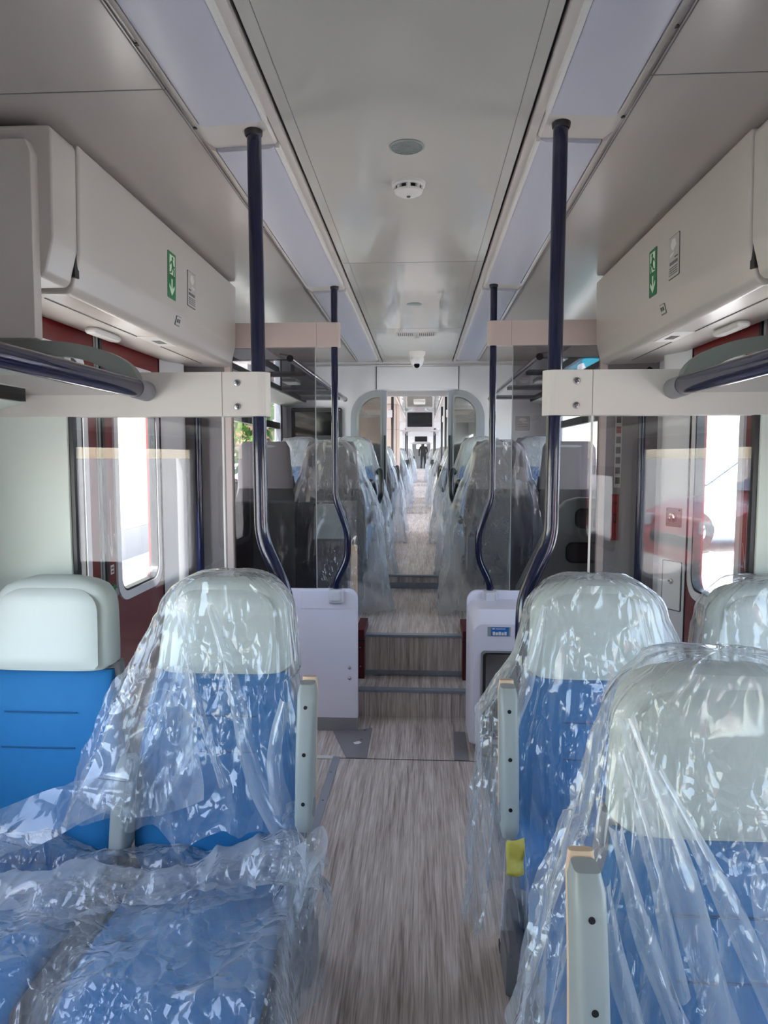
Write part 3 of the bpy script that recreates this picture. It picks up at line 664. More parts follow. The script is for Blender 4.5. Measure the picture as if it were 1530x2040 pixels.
# ------------------------------------------------------------------ door headers and what is stuck on them
def header(s):
    w = 'yellow-building' if s < 0 else 'parked-car'
    e = empty('door_header', (s * 1.1, 2.9, 2.25), label=f'large white curved cover over the {w} doorway', cat='door header', group='white covers above the doors'); off = (-s * 1.1, -2.9, -2.25)
    b = MB(); pts = [(s * .955, 2.455), (s * .962, 2.14), (s * .985, 2.045), (s * 1.005, 2.028), (s * 1.285, 2.036), (s * 1.285, 2.455)]
    b.prism(pts, 'y', 2.047, 3.765, 'header', .010, 4, 12); b.build('cover', e, off)
    b = MB(); b.box(s * .972, s * 1.28, 2.034, 2.06, 2.075, 2.44, 'black'); b.build('gap_seal', e, off)
    b = MB(); b.box(s * 1.17, s * 1.22, 2.58, 2.80, 2.008, 2.034, 'stickw', .012, 3); b.build('door_lamp', e, off)
    b = MB(); b.box(s * 1.02, s * 1.10, 2.78, 3.02, 2.0265, 2.031, 'stickw'); b.box(s * 1.04, s * 1.075, 2.87, 2.95, 2.0255, 2.028, 'ink'); b.box(s * 1.10, s * 1.103, 2.10, 3.6, 2.0275, 2.031, 'seam'); b.build('hatch_label', e, off)
    # exit sign
    xf = lambda z: s * (.955 + (2.455 - z) / .315 * .007)
    x = s * .9545; t = s * -.0014
    g = MB(); y0, y1 = 2.755, 2.845
    def deco(mb, pts, lay, m):
        pts = [(y + sh, z) for y, z in pts]; A = [(xf(z) + t * (lay - 1), y, z) for y, z in pts]; B = [(xf(z) + t * lay, y, z) for y, z in pts]
        n = len(pts); mb.add(A + B, [tuple(range(n)), tuple(range(2 * n - 1, n - 1, -1))] + [(i, (i + 1) % n, n + (i + 1) % n, n + i) for i in range(n)], m)
    sh = 0 if s < 0 else .06
    sg = empty('exit_sign', (x, 2.8 + sh, 2.27), label=f'green running-figure exit sign with down arrow on the {w} door cover', cat='sign', group='exit signs'); so = (-x, -2.8 - sh, -2.27)
    deco(g, rrect(y0, y1, 2.180, 2.362, .006, 3), 1, 'signg'); g.build('board', sg, so)
    g = MB(); d = 1 if s < 0 else 1
    Yc = lambda u: 2.80 + u
    deco(g, [(Yc(-.026), 2.274), (Yc(-.026), 2.350), (Yc(.030), 2.350), (Yc(.030), 2.274)], 2, 'signw'); g.build('doorway_symbol', sg, so)
    g = MB()
    deco(g, [(Yc(.004 + .0075 * math.cos(a)), 2.338 + .0075 * math.sin(a)) for a in [2 * PI * i / 12 for i in range(12)]], 3, 'signg')
    deco(g, [(Yc(-.008), 2.328), (Yc(.006), 2.330), (Yc(.009), 2.303), (Yc(-.004), 2.301)], 3, 'signg')
    deco(g, [(Yc(-.008), 2.328), (Yc(-.024), 2.318), (Yc(-.022), 2.308), (Yc(-.019), 2.313), (Yc(-.006), 2.320)], 3, 'signg')
    deco(g, [(Yc(.006), 2.330), (Yc(.012), 2.312), (Yc(.026), 2.310), (Yc(.025), 2.305), (Yc(.008), 2.306)], 3, 'signg')
    deco(g, [(Yc(-.004), 2.303), (Yc(-.010), 2.286), (Yc(-.026), 2.282), (Yc(-.025), 2.276), (Yc(-.005), 2.281), (Yc(.004), 2.301)], 3, 'signg')
    deco(g, [(Yc(.001), 2.303), (Yc(.016), 2.294), (Yc(.012), 2.274), (Yc(.019), 2.274), (Yc(.024), 2.297), (Yc(.009), 2.306)], 3, 'signg')
    g.build('running_figure', sg, so)
    g = MB(); deco(g, [(Yc(-.006), 2.258), (Yc(.006), 2.258), (Yc(.006), 2.218), (Yc(.028), 2.236), (Yc(.028), 2.222), (Yc(0), 2.192), (Yc(-.028), 2.222), (Yc(-.028), 2.236), (Yc(-.006), 2.218)], 2, 'signw'); g.build('arrow', sg, so)
    # notice sticker
    sh = 0 if s < 0 else -.41
    n_ = empty('notice_sticker', (x, 3.04 + sh, 2.27), label=f'grey outlined notice sticker with a cap pictogram on the {w} door cover', cat='sticker', group='grey notices on the door covers'); so = (-x, -3.04 - sh, -2.27)
    g = MB(); deco(g, rrect(2.985, 3.095, 2.195, 2.345, .006, 3), 1, 'ink'); deco(g, rrect(2.988, 3.092, 2.198, 2.342, .005, 3), 2, 'stick'); g.build('board', n_, so)
    g = MB(); Yn = lambda u: 3.04 + u
    deco(g, [(Yn(-.03 + .0), 2.305), (Yn(-.018), 2.330), (Yn(.012), 2.332), (Yn(.026), 2.314), (Yn(.018), 2.300), (Yn(0), 2.290)], 3, 'stickw'); deco(g, [(Yn(-.01), 2.286), (Yn(.03), 2.282), (Yn(.034), 2.270), (Yn(.0), 2.276)], 3, 'stickw')
    g.build('pictogram', n_, so)
    g = MB(); deco(g, [(Yn(-.04), 2.268), (Yn(-.012), 2.268), (Yn(-.012), 2.263), (Yn(-.04), 2.263)], 3, 'ink'); deco(g, [(Yn(-.04), 2.254), (Yn(.036), 2.254), (Yn(.036), 2.244), (Yn(-.04), 2.244)], 3, 'ink')
    for i in range(4): deco(g, [(Yn(-.04), 2.234 - i * .008), (Yn(.04), 2.234 - i * .008), (Yn(.04), 2.2315 - i * .008), (Yn(-.04), 2.2315 - i * .008)], 3, 'ink')
    g.build('text_lines', n_, so)
    sh = 0 if s < 0 else -.13
    n_ = empty('number_sticker', (x, 2.89 + sh, 2.10), label=f'tiny outlined number sticker low on the {w} door cover', cat='sticker', group='number stickers on the door covers'); so = (-x, -2.89 - sh, -2.10)
    def xl(z): return s * (.962 + (2.14 - z) / .085 * .023) if z < 2.14 else xf(z)
    def deco2(mb, pts, lay, m):
        pts = [(y + sh, z) for y, z in pts]; A = [(xl(z) - s * .0016 + t * (lay - 1), y, z) for y, z in pts]; B = [(xl(z) - s * .0016 + t * lay, y, z) for y, z in pts]
        n = len(pts); mb.add(A + B, [tuple(range(n)), tuple(range(2 * n - 1, n - 1, -1))] + [(i, (i + 1) % n, n + (i + 1) % n, n + i) for i in range(n)], m)
    g = MB(); deco2(g, rrect(2.862, 2.918, 2.090, 2.128, .004, 3), 1, 'ink'); deco2(g, rrect(2.865, 2.915, 2.093, 2.125, .003, 3), 2, 'stick'); g.build('board', n_, so)
    g = MB()
    for u in (-.014, -.006, .006, .014): deco2(g, [(2.89 + u - .002, 2.102), (2.89 + u + .002, 2.102), (2.89 + u + .002, 2.116), (2.89 + u - .002, 2.116)], 3, 'ink')
    deco2(g, [(2.876, 2.102), (2.884, 2.102), (2.884, 2.105), (2.876, 2.105)], 3, 'ink'); deco2(g, [(2.896, 2.108), (2.904, 2.108), (2.904, 2.111), (2.896, 2.111)], 3, 'ink'); g.build('digits', n_, so)
    # upper end panel on the near side of the cover
    e = empty('end_panel', (s * 1.1, 1.95, 2.1), label=f'flat grey end panel with rounded edge above the near rack on the {w} side', cat='panel', group='end panels above the near racks'); off = (-s * 1.1, -1.95, -2.1)
    b = MB(); b.prism([(s * WX, 2.445), (s * .965, 2.445), (s * .957, 2.43), (s * .963, 2.145), (s * .986, 2.055), (s * 1.0, 2.042), (s * WX, 2.042)], 'y', 1.90, 2.036, 'header', .007, 3, 12); b.build('edge_cover', e, off)
    b = MB(); b.prism([(s * WX, 2.395), (s * 1.012, 2.395), (s * .998, 2.36), (s * 1.004, 1.87), (s * WX, 1.87)], 'y', 1.865, 1.905, 'header', .004, 2); b.build('flat_board', e, off)
for s in (-1, 1): header(s)

# ------------------------------------------------------------------ luggage racks
def rack(s, far):
    w = ('yellow-building' if s < 0 else 'parked-car')
    if far: y0, y1, x, z, r = 3.95, 6.82, .70, 2.10, .020
    else: y0, y1, x, z, r = -2.6, 1.972, .735, 1.735, .026
    lab = f'overhead luggage rack with glass shelf beyond the tinted screen on the {w} side' if far else f'overhead luggage rack with thick navy tube edge at the near screen on the {w} side'
    e = empty('luggage_rack', (s * 1.0, (y0 + y1) / 2, z), label=lab, cat='luggage rack', group=('far' if far else 'near') + ' luggage racks'); off = (-s * 1.0, -(y0 + y1) / 2, -z)
    b = MB(); b.tube([(s * x, y0, z), (s * x, y1 - .10, z)], r, 'navy', 24); b.build('tube', e, off)
    b = MB(); b.tube([(s * x, y1 - .10, z), (s * x, y1 - .02, z - .002), (s * (x + .008), y1, z - .006)], r * 1.12, 'grey', 24, True, [r * 1.06, r * 1.08, r * .9]); b.build('end_cap', e, off)
    b = MB(); b.box(s * (x + .01), s * 1.12, y0, y1 - .02, z - .012, z - .004, 'shelf'); b.build('glass_shelf', e, off)
    b = MB(); b.prism([(s * 1.10, z - .02), (s * 1.10, z - .035), (s * WX, z - .075), (s * WX, z)], 'y', y0, y1, 'screen', .004, 2); b.build('wall_profile', e, off)
    b = MB(); b.box(s * 1.083, s * 1.10, y0, y1 - .03, z - .03, z - .012, 'black'); b.build('dark_slot', e, off)
    b = MB(); b.prism([(s * (x - .004), z + .018), (s * (x + .06), z + .030), (s * (x + .06), z + .022), (s * (x + .002), z + .012)], 'y', y0, y1 - .1, 'grey'); b.build('top_lip', e, off)
    if far:
        b = MB(); b.box(s * .85, s * .95, 4.95, 5.15, z - .028, z - .012, 'greyl', .006); b.build('reading_lamp', e, off)
        for y in (4.6, 5.6, 6.5):
            b = MB(); b.box(s * (x + .02), s * 1.12, y - .012, y + .012, z - .03, z - .012, 'greyd', .004); b.build('bracket', e, off)
    else:
        # arched end bracket against the screen
        pts_o = []; pts_i = []
        for i in range(15):
            t = i / 14; a = t * PI / 2
            pts_o.append((s * (1.05 - .30 * math.sin(a)), 1.755 + .120 * math.cos(a) ** .9 if t < 1 else 1.755)); pts_i.append((s * (1.05 - .235 * math.sin(a)), 1.755 + .082 * math.cos(a) if t < 1 else 1.755))
        pts = [(s * WX, 1.875)] + pts_o + pts_i[::-1] + [(s * WX, 1.837)]
        b = MB(); b.prism(pts, 'y', 1.93, 1.968, 'arch'); b.build('arched_bracket', e, off)
for far in (False, True):
    for s in (-1, 1): rack(s, far)

# ------------------------------------------------------------------ seats
HW = [(.40, .205), (.50, .215), (.62, .222), (.75, .218), (.86, .203), (.965, .180)]      # half width of the back
def lean(z): return .02 + (z - .45) * .155                                            # y of the front face
def sect(w, y0, y1, z, n=40, e=3.6, tilt=0.0):
    cy, d = (y0 + y1) / 2, (y1 - y0) / 2; out = []
    for k in range(n):
        a = 2 * PI * k / n; c, t = math.cos(a), math.sin(a)
        x = w * math.copysign(abs(c) ** (2 / e), c); y = cy + d * math.copysign(abs(t) ** (2 / e), t)
        out.append((x, y, z + tilt * (y - cy)))
    return out
def head_w(t):    # half width of the headrest, t 0..1 from bottom to top
    return .182 - .022 * t if t < .55 else (.1699 - .022 * (t - .55)) * (1 - max(0, (t - .62) / .38) ** 2.6 * .34)
def make_seat(label, group, arm=None, kind='full', carpet=False, filler=False):
    e = empty('train_chair', label=label, cat='seat', group=group)
    # shell
    b = MB(); R = []
    for i in range(12):
        z = lerp(.30, .985, i / 11); w = pw(HW, z) + .012; R.append(sect(w, lean(z) + .035, lean(z) + .115 - .03 * i / 11, z, e=4.5))
    b.loft(R, 'shell'); b.build('back_shell', e)
    # blue back cushion
    b = MB(); R = []
    for i in range(22):
        z = lerp(.43, .968, i / 21); t = i / 21; w = pw(HW, z); k = min(1, (.25 + 6 * min(t, 1 - t)))
        bulge = .014 * math.sin(PI * min(1, t * 1.1)) + (.02 if t < .35 else 0) * math.sin(PI * t / .35)
        R.append(sect(w * (.985 if k < .9 else 1) , lean(z) - bulge + .03 * (1 - k), lean(z) + .06, z, e=5))
    b.loft(R, 'blue'); b.build('backrest', e)
    if kind == 'full':
        b = MB()  # thin dark strips: groove shade put on the backrest as colour
        for z in (.865, .775):
            yy = lean(z) - .0165 if z < .8 else lean(z) - .0125
            b.tube([(-.10, yy + .0035, z), (-.05, yy + .0022, z), (0, yy + .002, z), (.05, yy + .0022, z), (.10, yy + .0035, z)], .0018, 'stitch_shade', 6)
        b.build('stitch_shade_line', e)
    # headrest
    b = MB(); R = []
    N = 20
    for i in range(N + 1):
        t = i / N; z = .972 + .243 * t; cap = math.sqrt(max(0.0, 1 - max(0, (t - .78) / .22) ** 2.2)); cap = .28 + .72 * cap
        w = head_w(t); y0 = lean(.972) - .012 + .08 * t * .6; d = .118 * cap * (.9 + .1 * math.sin(PI * min(1, t * 1.5)))
        ymid = y0 + .06; k = 1 if 0 < i < N else .9
        R.append(sect(w * k * (.55 + .45 * cap if t > .9 else 1), ymid - d / 2, ymid + d / 2, z, e=4.2))
    b.loft(R, 'headc'); hd = b.build('headrest', e)
    if kind == 'full':
        b = MB(); R = []                                   # padded face with its seam
        pts = []
        for i in range(N + 1):
            t = i / N; pts.append((head_w(t) * .86, .980 + .218 * t, lean(.972) - .012 + .048 * t))
        R2 = []
        for i, (w, z, y) in enumerate(pts):
            t = i / N; k = 1.0 if .03 < t < .97 else .93
            wv = w * (1 - max(0, (t - .8) / .2) ** 2.5 * .35)
            R2.append([(wv * k * u, y - .010 * (1 - abs(u) ** 6) * min(1, 10 * t, 10 * (1 - t)) + .020 * (t > .8) * ((t - .8) / .2) ** 2, z) for u in [-1, -.96, -.88, -.7, -.45, 0, .45, .7, .88, .96, 1]])
        n = 11; vs = [p for r in R2 for p in r]; fs = [(i * n + k, i * n + k + 1, (i + 1) * n + k + 1, (i + 1) * n + k) for i in range(N) for k in range(n - 1)]
        b.add(vs, fs, 'headc', True); b.build('face_pad', hd)
    # seat cushion
    b = MB(); R = []
    for i in range(14):
        t = i / 13; y = lerp(.06, -.46, t); top = .475 + .012 * math.sin(PI * t) - .05 * max(0, t - .75) / .25; w = .192 + .018 * t
        ring = []
        for k in range(40):
            a = 2 * PI * k / 40; c, q = math.cos(a), math.sin(a); kk = .9 if i in (0, 13) else 1
            ring.append((w * kk * math.copysign(abs(c) ** .42, c), y, (top + .355) / 2 + (top - .355) / 2 * kk * math.copysign(abs(q) ** .42, q)))
        R.append(ring)
    b.loft(R, 'blue'); b.build('seat_cushion', e)
    b = MB(); b.box(-.21, .21, -.42, .14, .30, .36, 'greyd', .015); b.box(-.278 if filler else -.236, -.212, -.44, .10, .30, .452 if filler else .40, 'greyd', .008); b.box(.215, .236, -.42, .14, .30, .40, 'greyd', .008); b.build('seat_frame', e)
    if carpet:
        b = MB(); R = []
        for i in range(10):
            z = lerp(.22, .90, i / 9); w = (pw(HW, z) + .004) * (.92 if i in (0, 9) else 1); R.append(sect(w, lean(z) + .08, lean(z) + .128, z, e=4))
        b.loft(R, 'shelld'); b.build('rear_cover', e)
        b = MB(); R = []
        for i in range(8):
            z = lerp(.90, 1.222, i / 7); t = i / 7; w = lerp(.192, .172, t) * (.86 if i == 7 else 1); y = lean(min(z, 1.0)) + .062; R.append(sect(w, y + .012, y + .075 - (.012 if i == 7 else 0), z, e=4.6))
        b.loft(R, 'seatgrey'); b.build('rear_headboard', e)
    if arm:
        for sx in arm:
            a = armrest(sx, e)
    return e
def armrest(sx, e):
    ctr = abs(sx) > 1; sx = 1 if sx > 0 else -1; za, zb = (.535, .76) if ctr else (.64, .985)
    b = MB(); x = sx * (.235 if ctr else .252); R = []
    yc_ = lambda t: -.055 + .055 * t - .012 * math.sin(PI * t) + (.05 if ctr else 0)
    for i in range(17):
        t = i / 16; z = lerp(za, zb, t); w = lerp(.0215, .0225, t); d = lerp(.046, .032, t); kk = min(1, .62 + .38 * min(t, 1 - t) * 16) ; w *= min(1, .8 + .2 * min(t, 1 - t) * 16)
        R.append([(x + p[0], p[1], p[2]) for p in sect(w, yc_(t) - d * kk, yc_(t) + d * kk, z, 32, 4.6)])
    b.loft(R, 'greyl'); a = b.build('armrest', e)
    if ctr: return a
    b = MB(); R = []
    for i in range(13):
        t = i / 12; z = lerp(za + .02, zb + .006, t); w = .0220 * (.8 if i in (0, 12) else 1)
        R.append([(x + p[0], p[1], p[2]) for p in sect(w, yc_(t) + lerp(.046, .032, t) - .008, yc_(t) + lerp(.046, .032, t) + .006, z, 24, 3.4)])
    b.loft(R, 'tan'); tag(b.build('edge_pad', a), 'tan edge pad along the back of the armrest')
    for t in (.86, .55, .22):
        z = lerp(za, zb, t); yf = yc_(t) - lerp(.046, .032, t)
        h = MB(); h.lathe([(0, -.0012), (.0045, -.0012), (.0052, .004)], (x + sx * .001, yf, z), 'y', 'black', 14); h.build('screw_hole', a)
    b = MB(); b.lathe([(0, -.0015), (.022, -.0015), (.026, .004)], (x - .0215, -.055, .69), 'x', 'grey', 20)
    b.lathe([(0, .0015), (.022, .0015), (.026, -.004)], (x + .0215, -.055, .69), 'x', 'grey', 20); b.build('pivot_disc', a)
    return a
def pedestal(e, sx):
    b = MB(); b.box(sx * .165, sx * .21, .22, .34, .10, .40, 'grey', .006); b.box(sx * .158, sx * .218, .21, .36, .0, .11, 'grey', .004); b.build('leg', e)

XA, XW = .495, .965
YR = 1.68
seatL_w = make_seat('bare blue passenger seat with pale headrest by the window, not wrapped in film', 'near passenger seats'); seatL_w.location = (-XW - .005, YR, 0)
seatL_a = make_seat('blue aisle seat in loose film beside the bare blue seat', 'near passenger seats', arm=(1, -2), filler=True); seatL_a.location = (-XA + .01, YR, 0); pedestal(seatL_a, 1)
seatR_a = make_seat('film-wrapped blue aisle seat before the waste bin, behind the foremost wrapped seat', 'near passenger seats', arm=(-1,)); seatR_a.location = (XA + .02, YR, 0); pedestal(seatR_a, -1)
seatR_w = make_seat('film-wrapped window seat mostly cut off by the frame edge', 'near passenger seats'); seatR_w.location = (XW + .01, YR, 0)
seatF_a = make_seat('foremost film-wrapped seat, largest headrest in the picture, with upright grey armrest', 'near passenger seats', arm=(-1,)); seatF_a.location = (XA + .035, .93, 0); pedestal(seatF_a, -1)

# orange cable stub under the seat
tag(MB().tube(smooth_path([(-.345, YR + .20, .09), (-.350, YR + .17, .06), (-.348, YR + .16, .0)], .02), .006, 'cable', 8).build('orange_cable'), 'short orange cable hanging beside the grey seat leg', 'cable')
# grey side board behind the wrapped seat
b = MB(); b.prism([(.30, 0.03), (.36, 0.03), (.36, .36), (.315, .36)], 'y', 2.06, 2.09, 'lav', .004, 2); b.box(.298, .362, 2.055, 2.095, 0, .03, 'black', .004)
tag(b.build('side_board'), 'low pale board with black foot in front of the waste bin', 'board')

# ------------------------------------------------------------------ plastic film
def bag(name, loc, rz, hem, seed, label, group, flare=(.10, .10, .05), mat='film', nu=160, nv=90, folds=7, amp=.030, slant=1.2, top=1.225, ragged=.05, arm=None, crk=.007, ribbons=(), hug=0):
    """film draped over a seat back; flare = how far the hem stands out on the +x side, the -x side, the front"""
    rnd = random.Random(seed); ph = [rnd.uniform(0, 6.28) for _ in range(8)]
    vs = []; fs = []
    ncap = 10
    sx = Vector((seed * 3.1, seed * 1.7, seed * .9))
    for j in range(nv + 1):
        for i in range(nu):
            a = 2 * PI * i / nu; c, t = math.cos(a), math.sin(a)
            hz = hem + ragged * noise.noise(Vector((c * 1.6, t * 1.6, seed))) + ragged * .6 * noise.noise(Vector((c * 5, t * 5, seed + 9)))
            if j <= ncap:
                q = j / ncap; z = top + .004 - .014 * q ** 3; dn = 0.0; rad = q
            else:
                q = 1.0; dn = (j - ncap) / (nv - ncap); z = lerp(top - .012, hz, dn); rad = 1
            zz = z
            # core section the film hugs
            if zz > .965:
                tt = min(1, (zz - .972) / .243); w = head_w(max(0, tt)) + .012; y0 = lean(.972) - .03 + .048 * tt; y1 = y0 + .155
            else:
                w = pw(HW, zz) + .022; y0 = lean(zz) - .035; y1 = lean(zz) + .14
            if zz > 1.15:
                k = (zz - 1.15) / .075; w = w - .008 * k
            # straight tent from the top corners outwards
            ds = max(0, (top - .10 - z)) / (top - .10 - hem)
            fl = flare[0] if c > 0 else flare[1]
            w = w + fl * ds ** .85 * abs(c) ** 1.2
            if hug and c * hug > 0 and zz < .965: w -= .014
            if arm and ((arm > 0) == (c > 0)) and zz < 1.05:
                w = max(w, min(.30, .19 + (1.05 - zz) * .6) * (abs(c) ** .5))
            y0 -= flare[2] * ds * (1 if t < 0 else 0); y1 += .04 * ds
            cy, d = (y0 + y1) / 2, (y1 - y0) / 2; e = 3.4
            x = w * math.copysign(abs(c) ** (2 / e), c); y = cy + d * math.copysign(abs(t) ** (2 / e), t)
            if rad < 1: x *= rad; y = cy + (y - cy) * rad
            # pleats
            am = amp * (ds ** .7) + .004 * rad
            if hug and c * hug > 0: am *= 1 - .85 * min(1, abs(c) * 1.5) * min(1, ds * 3)
            s1 = math.sin(folds * a + ph[0] + slant * dn * 2.0 + 1.3 * noise.noise(Vector((c, t, dn * 2)) + sx))
            s2 = math.sin(2.3 * folds * a + ph[1] - slant * dn * 3.0 + 2.2 * noise.noise(Vector((c * 2, t * 2, dn * 3)) + sx))
            r1 = (1 - abs(s1)) ** 2; r2 = (1 - abs(s2)) ** 2
            g = am * (.9 * r1 + .45 * r2)
            p3 = Vector((x, y, z * .22 + (x + y) * .25))
            cr = crk * rad * (1 - abs(noise.noise(p3 * 9 + sx))) ** 3 * 1.6 + crk * .7 * (1 - abs(noise.noise(p3 * 22 + sx))) ** 3
            g += cr
            nrm = Vector((c, t * .8, 0.0 if rad == 1 else (1 - rad))).normalized()
            if rad < 1: nrm = Vector((0, 0, 1)).lerp(nrm, rad ** 2).normalized()
            vs.append((x + nrm.x * g, y + nrm.y * g, z + nrm.z * g))
    for j in range(nv):
        for i in range(nu):
            q = (i + 1) % nu; fs.append((j * nu + i, j * nu + q, (j + 1) * nu + q, (j + 1) * nu + i))
    b = MB(); b.add(vs, fs, mat, True)
    for path, w0, w1 in ribbons:
        rv = []; rf = []; n = 40; m = 8; P = smooth_path([(p[0], 0, p[1]) for p in path], .12, 10)
        L = [0.0]
        for p, q in zip(P, P[1:]): L.append(L[-1] + (q - p).length)
        def at(t):
            d = t * L[-1]
            for i in range(len(P) - 1):
                if d <= L[i + 1]: return P[i].lerp(P[i + 1], (d - L[i]) / max(1e-6, L[i + 1] - L[i]))
            return P[-1]
        for i in range(n + 1):
            t = i / n; p = at(t); q = at(min(1, t + .02)) - at(max(0, t - .02)); q.normalize(); side = Vector((-q.z, 0, q.x)); w = lerp(w0, w1, t) * (1 + .35 * noise.noise(Vector((t * 4, w0 * 99, seed))))
            for j in range(m + 1):
                u = j / m - .5; xx = p.x + side.x * w * u; zz = p.z + side.z * w * u
                y = (lean(zz) - .05 if zz < .965 else lean(.972) - .045 + .048 * (zz - .972) / .243) - flare[2] * max(0, 1.1 - zz) - .012 - .018 * math.cos(PI * u) * (1 - .4 * t) + .006 * noise.noise(Vector((xx * 14, zz * 6, seed)))
                rv.append((xx, y, zz))
        for i in range(n):
            for j in range(m): rf.append((i * (m + 1) + j, i * (m + 1) + j + 1, (i + 1) * (m + 1) + j + 1, (i + 1) * (m + 1) + j))
        b.add(rv, rf, 'film2', True)
    o = b.build(name, None, loc); o.rotation_euler = (0, 0, rz)
    return tag(o, label, 'plastic cover', group)

def sheet(name, fn, nu, nv, mat, label, group, crk=.012, seed=1.0, frq=(7, 17)):
    """free film sheet; fn(u,v) gives the base surface"""
    vs = []; fs = []; sx = Vector((seed, seed * 2, seed * 3))
    for j in range(nv + 1):
        for i in range(nu + 1):
            u, v = i / nu, j / nv; p = Vector(fn(u, v)); w = Vector((p.x, p.y * 1.0, p.z * .8))
            g = crk * (1 - abs(noise.noise(w * frq[0] + sx))) ** 3 * 1.8 + crk * .6 * (1 - abs(noise.noise(w * frq[1] - sx))) ** 3
            du = Vector(fn(min(1, u + .01), v)) - Vector(fn(max(0, u - .01), v)); dv = Vector(fn(u, min(1, v + .01))) - Vector(fn(u, max(0, v - .01)))
            n = du.cross(dv); n = n.normalized() if n.length > 1e-9 else Vector((0, 0, 1))
            if n.z < 0: n = -n
            vs.append(p + n * g)
    n = nu + 1
    for j in range(nv):
        for i in range(nu): fs.append((j * n + i, j * n + i + 1, (j + 1) * n + i + 1, (j + 1) * n + i))
    b = MB(); b.add(vs, fs, mat, True); o = b.build(name)
    return tag(o, label, 'plastic sheet', group) if label else o

bag('seat_film', seatL_a.location, 0, .60, 2, 'loose clear film draped over the aisle seat beside the bare blue seat', 'clear film over the near seats', (.0, .17, .05), 'film', 220, 120, 6, .030, 1.6, hug=1, ragged=.10, crk=.004, ribbons=[([(-.02, 1.16), (.06, .95), (.11, .74), (.2, .60)], .02, .06), ([(-.10, 1.15), (-.04, .92), (.04, .72)], .015, .03), ([(.19, .93), (.16, .8), (.19, .66)], .03, .05)])
bag('seat_film', seatR_a.location, 0, .36, 5, 'clear film hanging over the aisle seat in front of the waste bin', 'clear film over the near seats', (.16, .10, .03), 'film', 220, 120, 7, .028, 1.0, arm=-1, ragged=.06, crk=.004, ribbons=[([(.08, 1.19), (.11, 1.05), (.15, .9)], .015, .03), ([(-.15, 1.17), (-.19, 1.0), (-.25, .85)], .015, .05)])
bag('seat_film', seatR_w.location, 0, .50, 8, 'clear film over the window seat cut off by the frame edge', 'clear film over the near seats', (.05, .05, .03), 'film', 160, 90, 6, .02, 1.0, crk=.004)
bag('seat_film', seatF_a.location, 0, .45, 11, 'clear film with long slanting folds over the foremost seat', 'clear film over the near seats', (.10, .085, .07), 'film', 260, 140, 9, .034, 2.6, top=1.23, crk=.003, ribbons=[([(-.18, 1.17), (-.11, .95), (-.03, .62)], .025, .06), ([(-.14, 1.10), (-.06, .95), (.01, .79), (.09, .62)], .018, .06), ([(.13, 1.07), (.02, 1.0), (-.01, .93), (.04, .80)], .02, .045), ([(-.20, 1.02), (-.17, .88), (-.08, .66)], .02, .04), ([(-.22, .95), (-.2, .8), (-.12, .62)], .02, .04), ([(-.19, 1.12), (-.15, .98), (-.12, .8)], .015, .03)])

def cushion_fn(u, v):
    # v 0 at the crease under the backs, 1 at the front edge; u 0 window side, 1 aisle side
    x = lerp(-1.26, -.205, u); y = lerp(YR + .03, YR - .50, v)
    z = .50 + .012 * math.sin(PI * v)
    bump = math.exp(-((v - .10) / .13) ** 2)
    z += bump * (.065 + .035 * math.sin(7 * u + .7) + .03 * noise.noise(Vector((u * 9, v * 5, 2)))) 
    z += .016 * noise.noise(Vector((u * 6, v * 6, 5))) + .012 * math.sin(u * 23 + v * 6)
    edge = max(0, (u - .95) / .05); z -= .24 * edge ** 1.5 * (1 - .45 * bump) ; x += .03 * math.sin(v * 9) * edge
    gap = math.exp(-((x + .73) / .045) ** 2); z -= .006 * gap
    fe = max(0, (v - .88) / .12); z -= .10 * fe ** 2
    return (x, y - .04 * bump, z)
sheet('cushion_film', cushion_fn, 220, 140, 'filmlap', 'crumpled film bunched over the two blue seat cushions', 'clear film over the near seats', .010, 3.0)
def bunch_fn(u, v):
    # loose roll of doubled film lying across both seats
    x = lerp(-1.26, -.185, u); yb = lerp(YR - .26, YR - .09, min(1, u * 1.4)) + .02 * math.sin(u * 9); zb = lerp(.505, .545, u) + .02 * math.sin(u * 6 + 1)
    a = lerp(-.25, 1.2, v) * PI; r = .040 + .018 * noise.noise(Vector((u * 6, v * 2, 7))) + .012 * math.sin(u * 17)
    ed = max(0, (u - .86) / .14)
    return (x, yb - 1.25 * r * math.cos(a) - .02 * ed, zb + r * math.sin(a) - .02 * ed)
sheet('film_bunch', bunch_fn, 200, 40, 'film2', 'thick whitish roll of doubled film lying across the near seat cushions', 'clear film over the near seats', .012, 8.0, (9, 20))
def trail_fn(u, v):
    # strip stretched from the aisle seat film across the bare seat's lap
    x = lerp(-1.24, -.66, u); z = lerp(.53, .72, u ** 1.2) + lerp(-.02, .10, v) * (1 - u * .3); y = YR - .10 - .12 * (1 - u) + .06 * v - .02 * math.sin(u * 11 + v * 4)
    return (x, y, z)
sheet('film_strip', trail_fn, 110, 40, 'film', 'stretched tail of film pulled across the bare seat toward the window', 'clear film over the near seats', .005, 6.0)
def flap_fn(u, v):
    x = lerp(-.30, -.195, u) + .02 * math.sin(v * 8); y = YR - .05 + .04 * math.sin(u * 7 + v * 3) - .1 * u; z = lerp(.66, .12, v) + .03 * math.sin(u * 9)
    return (x - .09 * v * v, y - .10 * v * (1 - v), z)
sheet('film_strip', flap_fn, 40, 90, 'film2', 'bunched film hanging below the grey armrest of the loose-film seat', 'clear film over the near seats', .012, 4.0)
def inner_fn(u, v):
    x = lerp(-.70, -.53, u) - .10 * v * (1 - u) + .05 * v * u; z = lerp(1.00, .70, v) - .06 * math.sin(u * PI) * v; y = YR + lean(z) - .055 - .02 * math.sin(u * 6 + 1) - .035 * v
    return (x, y, z)
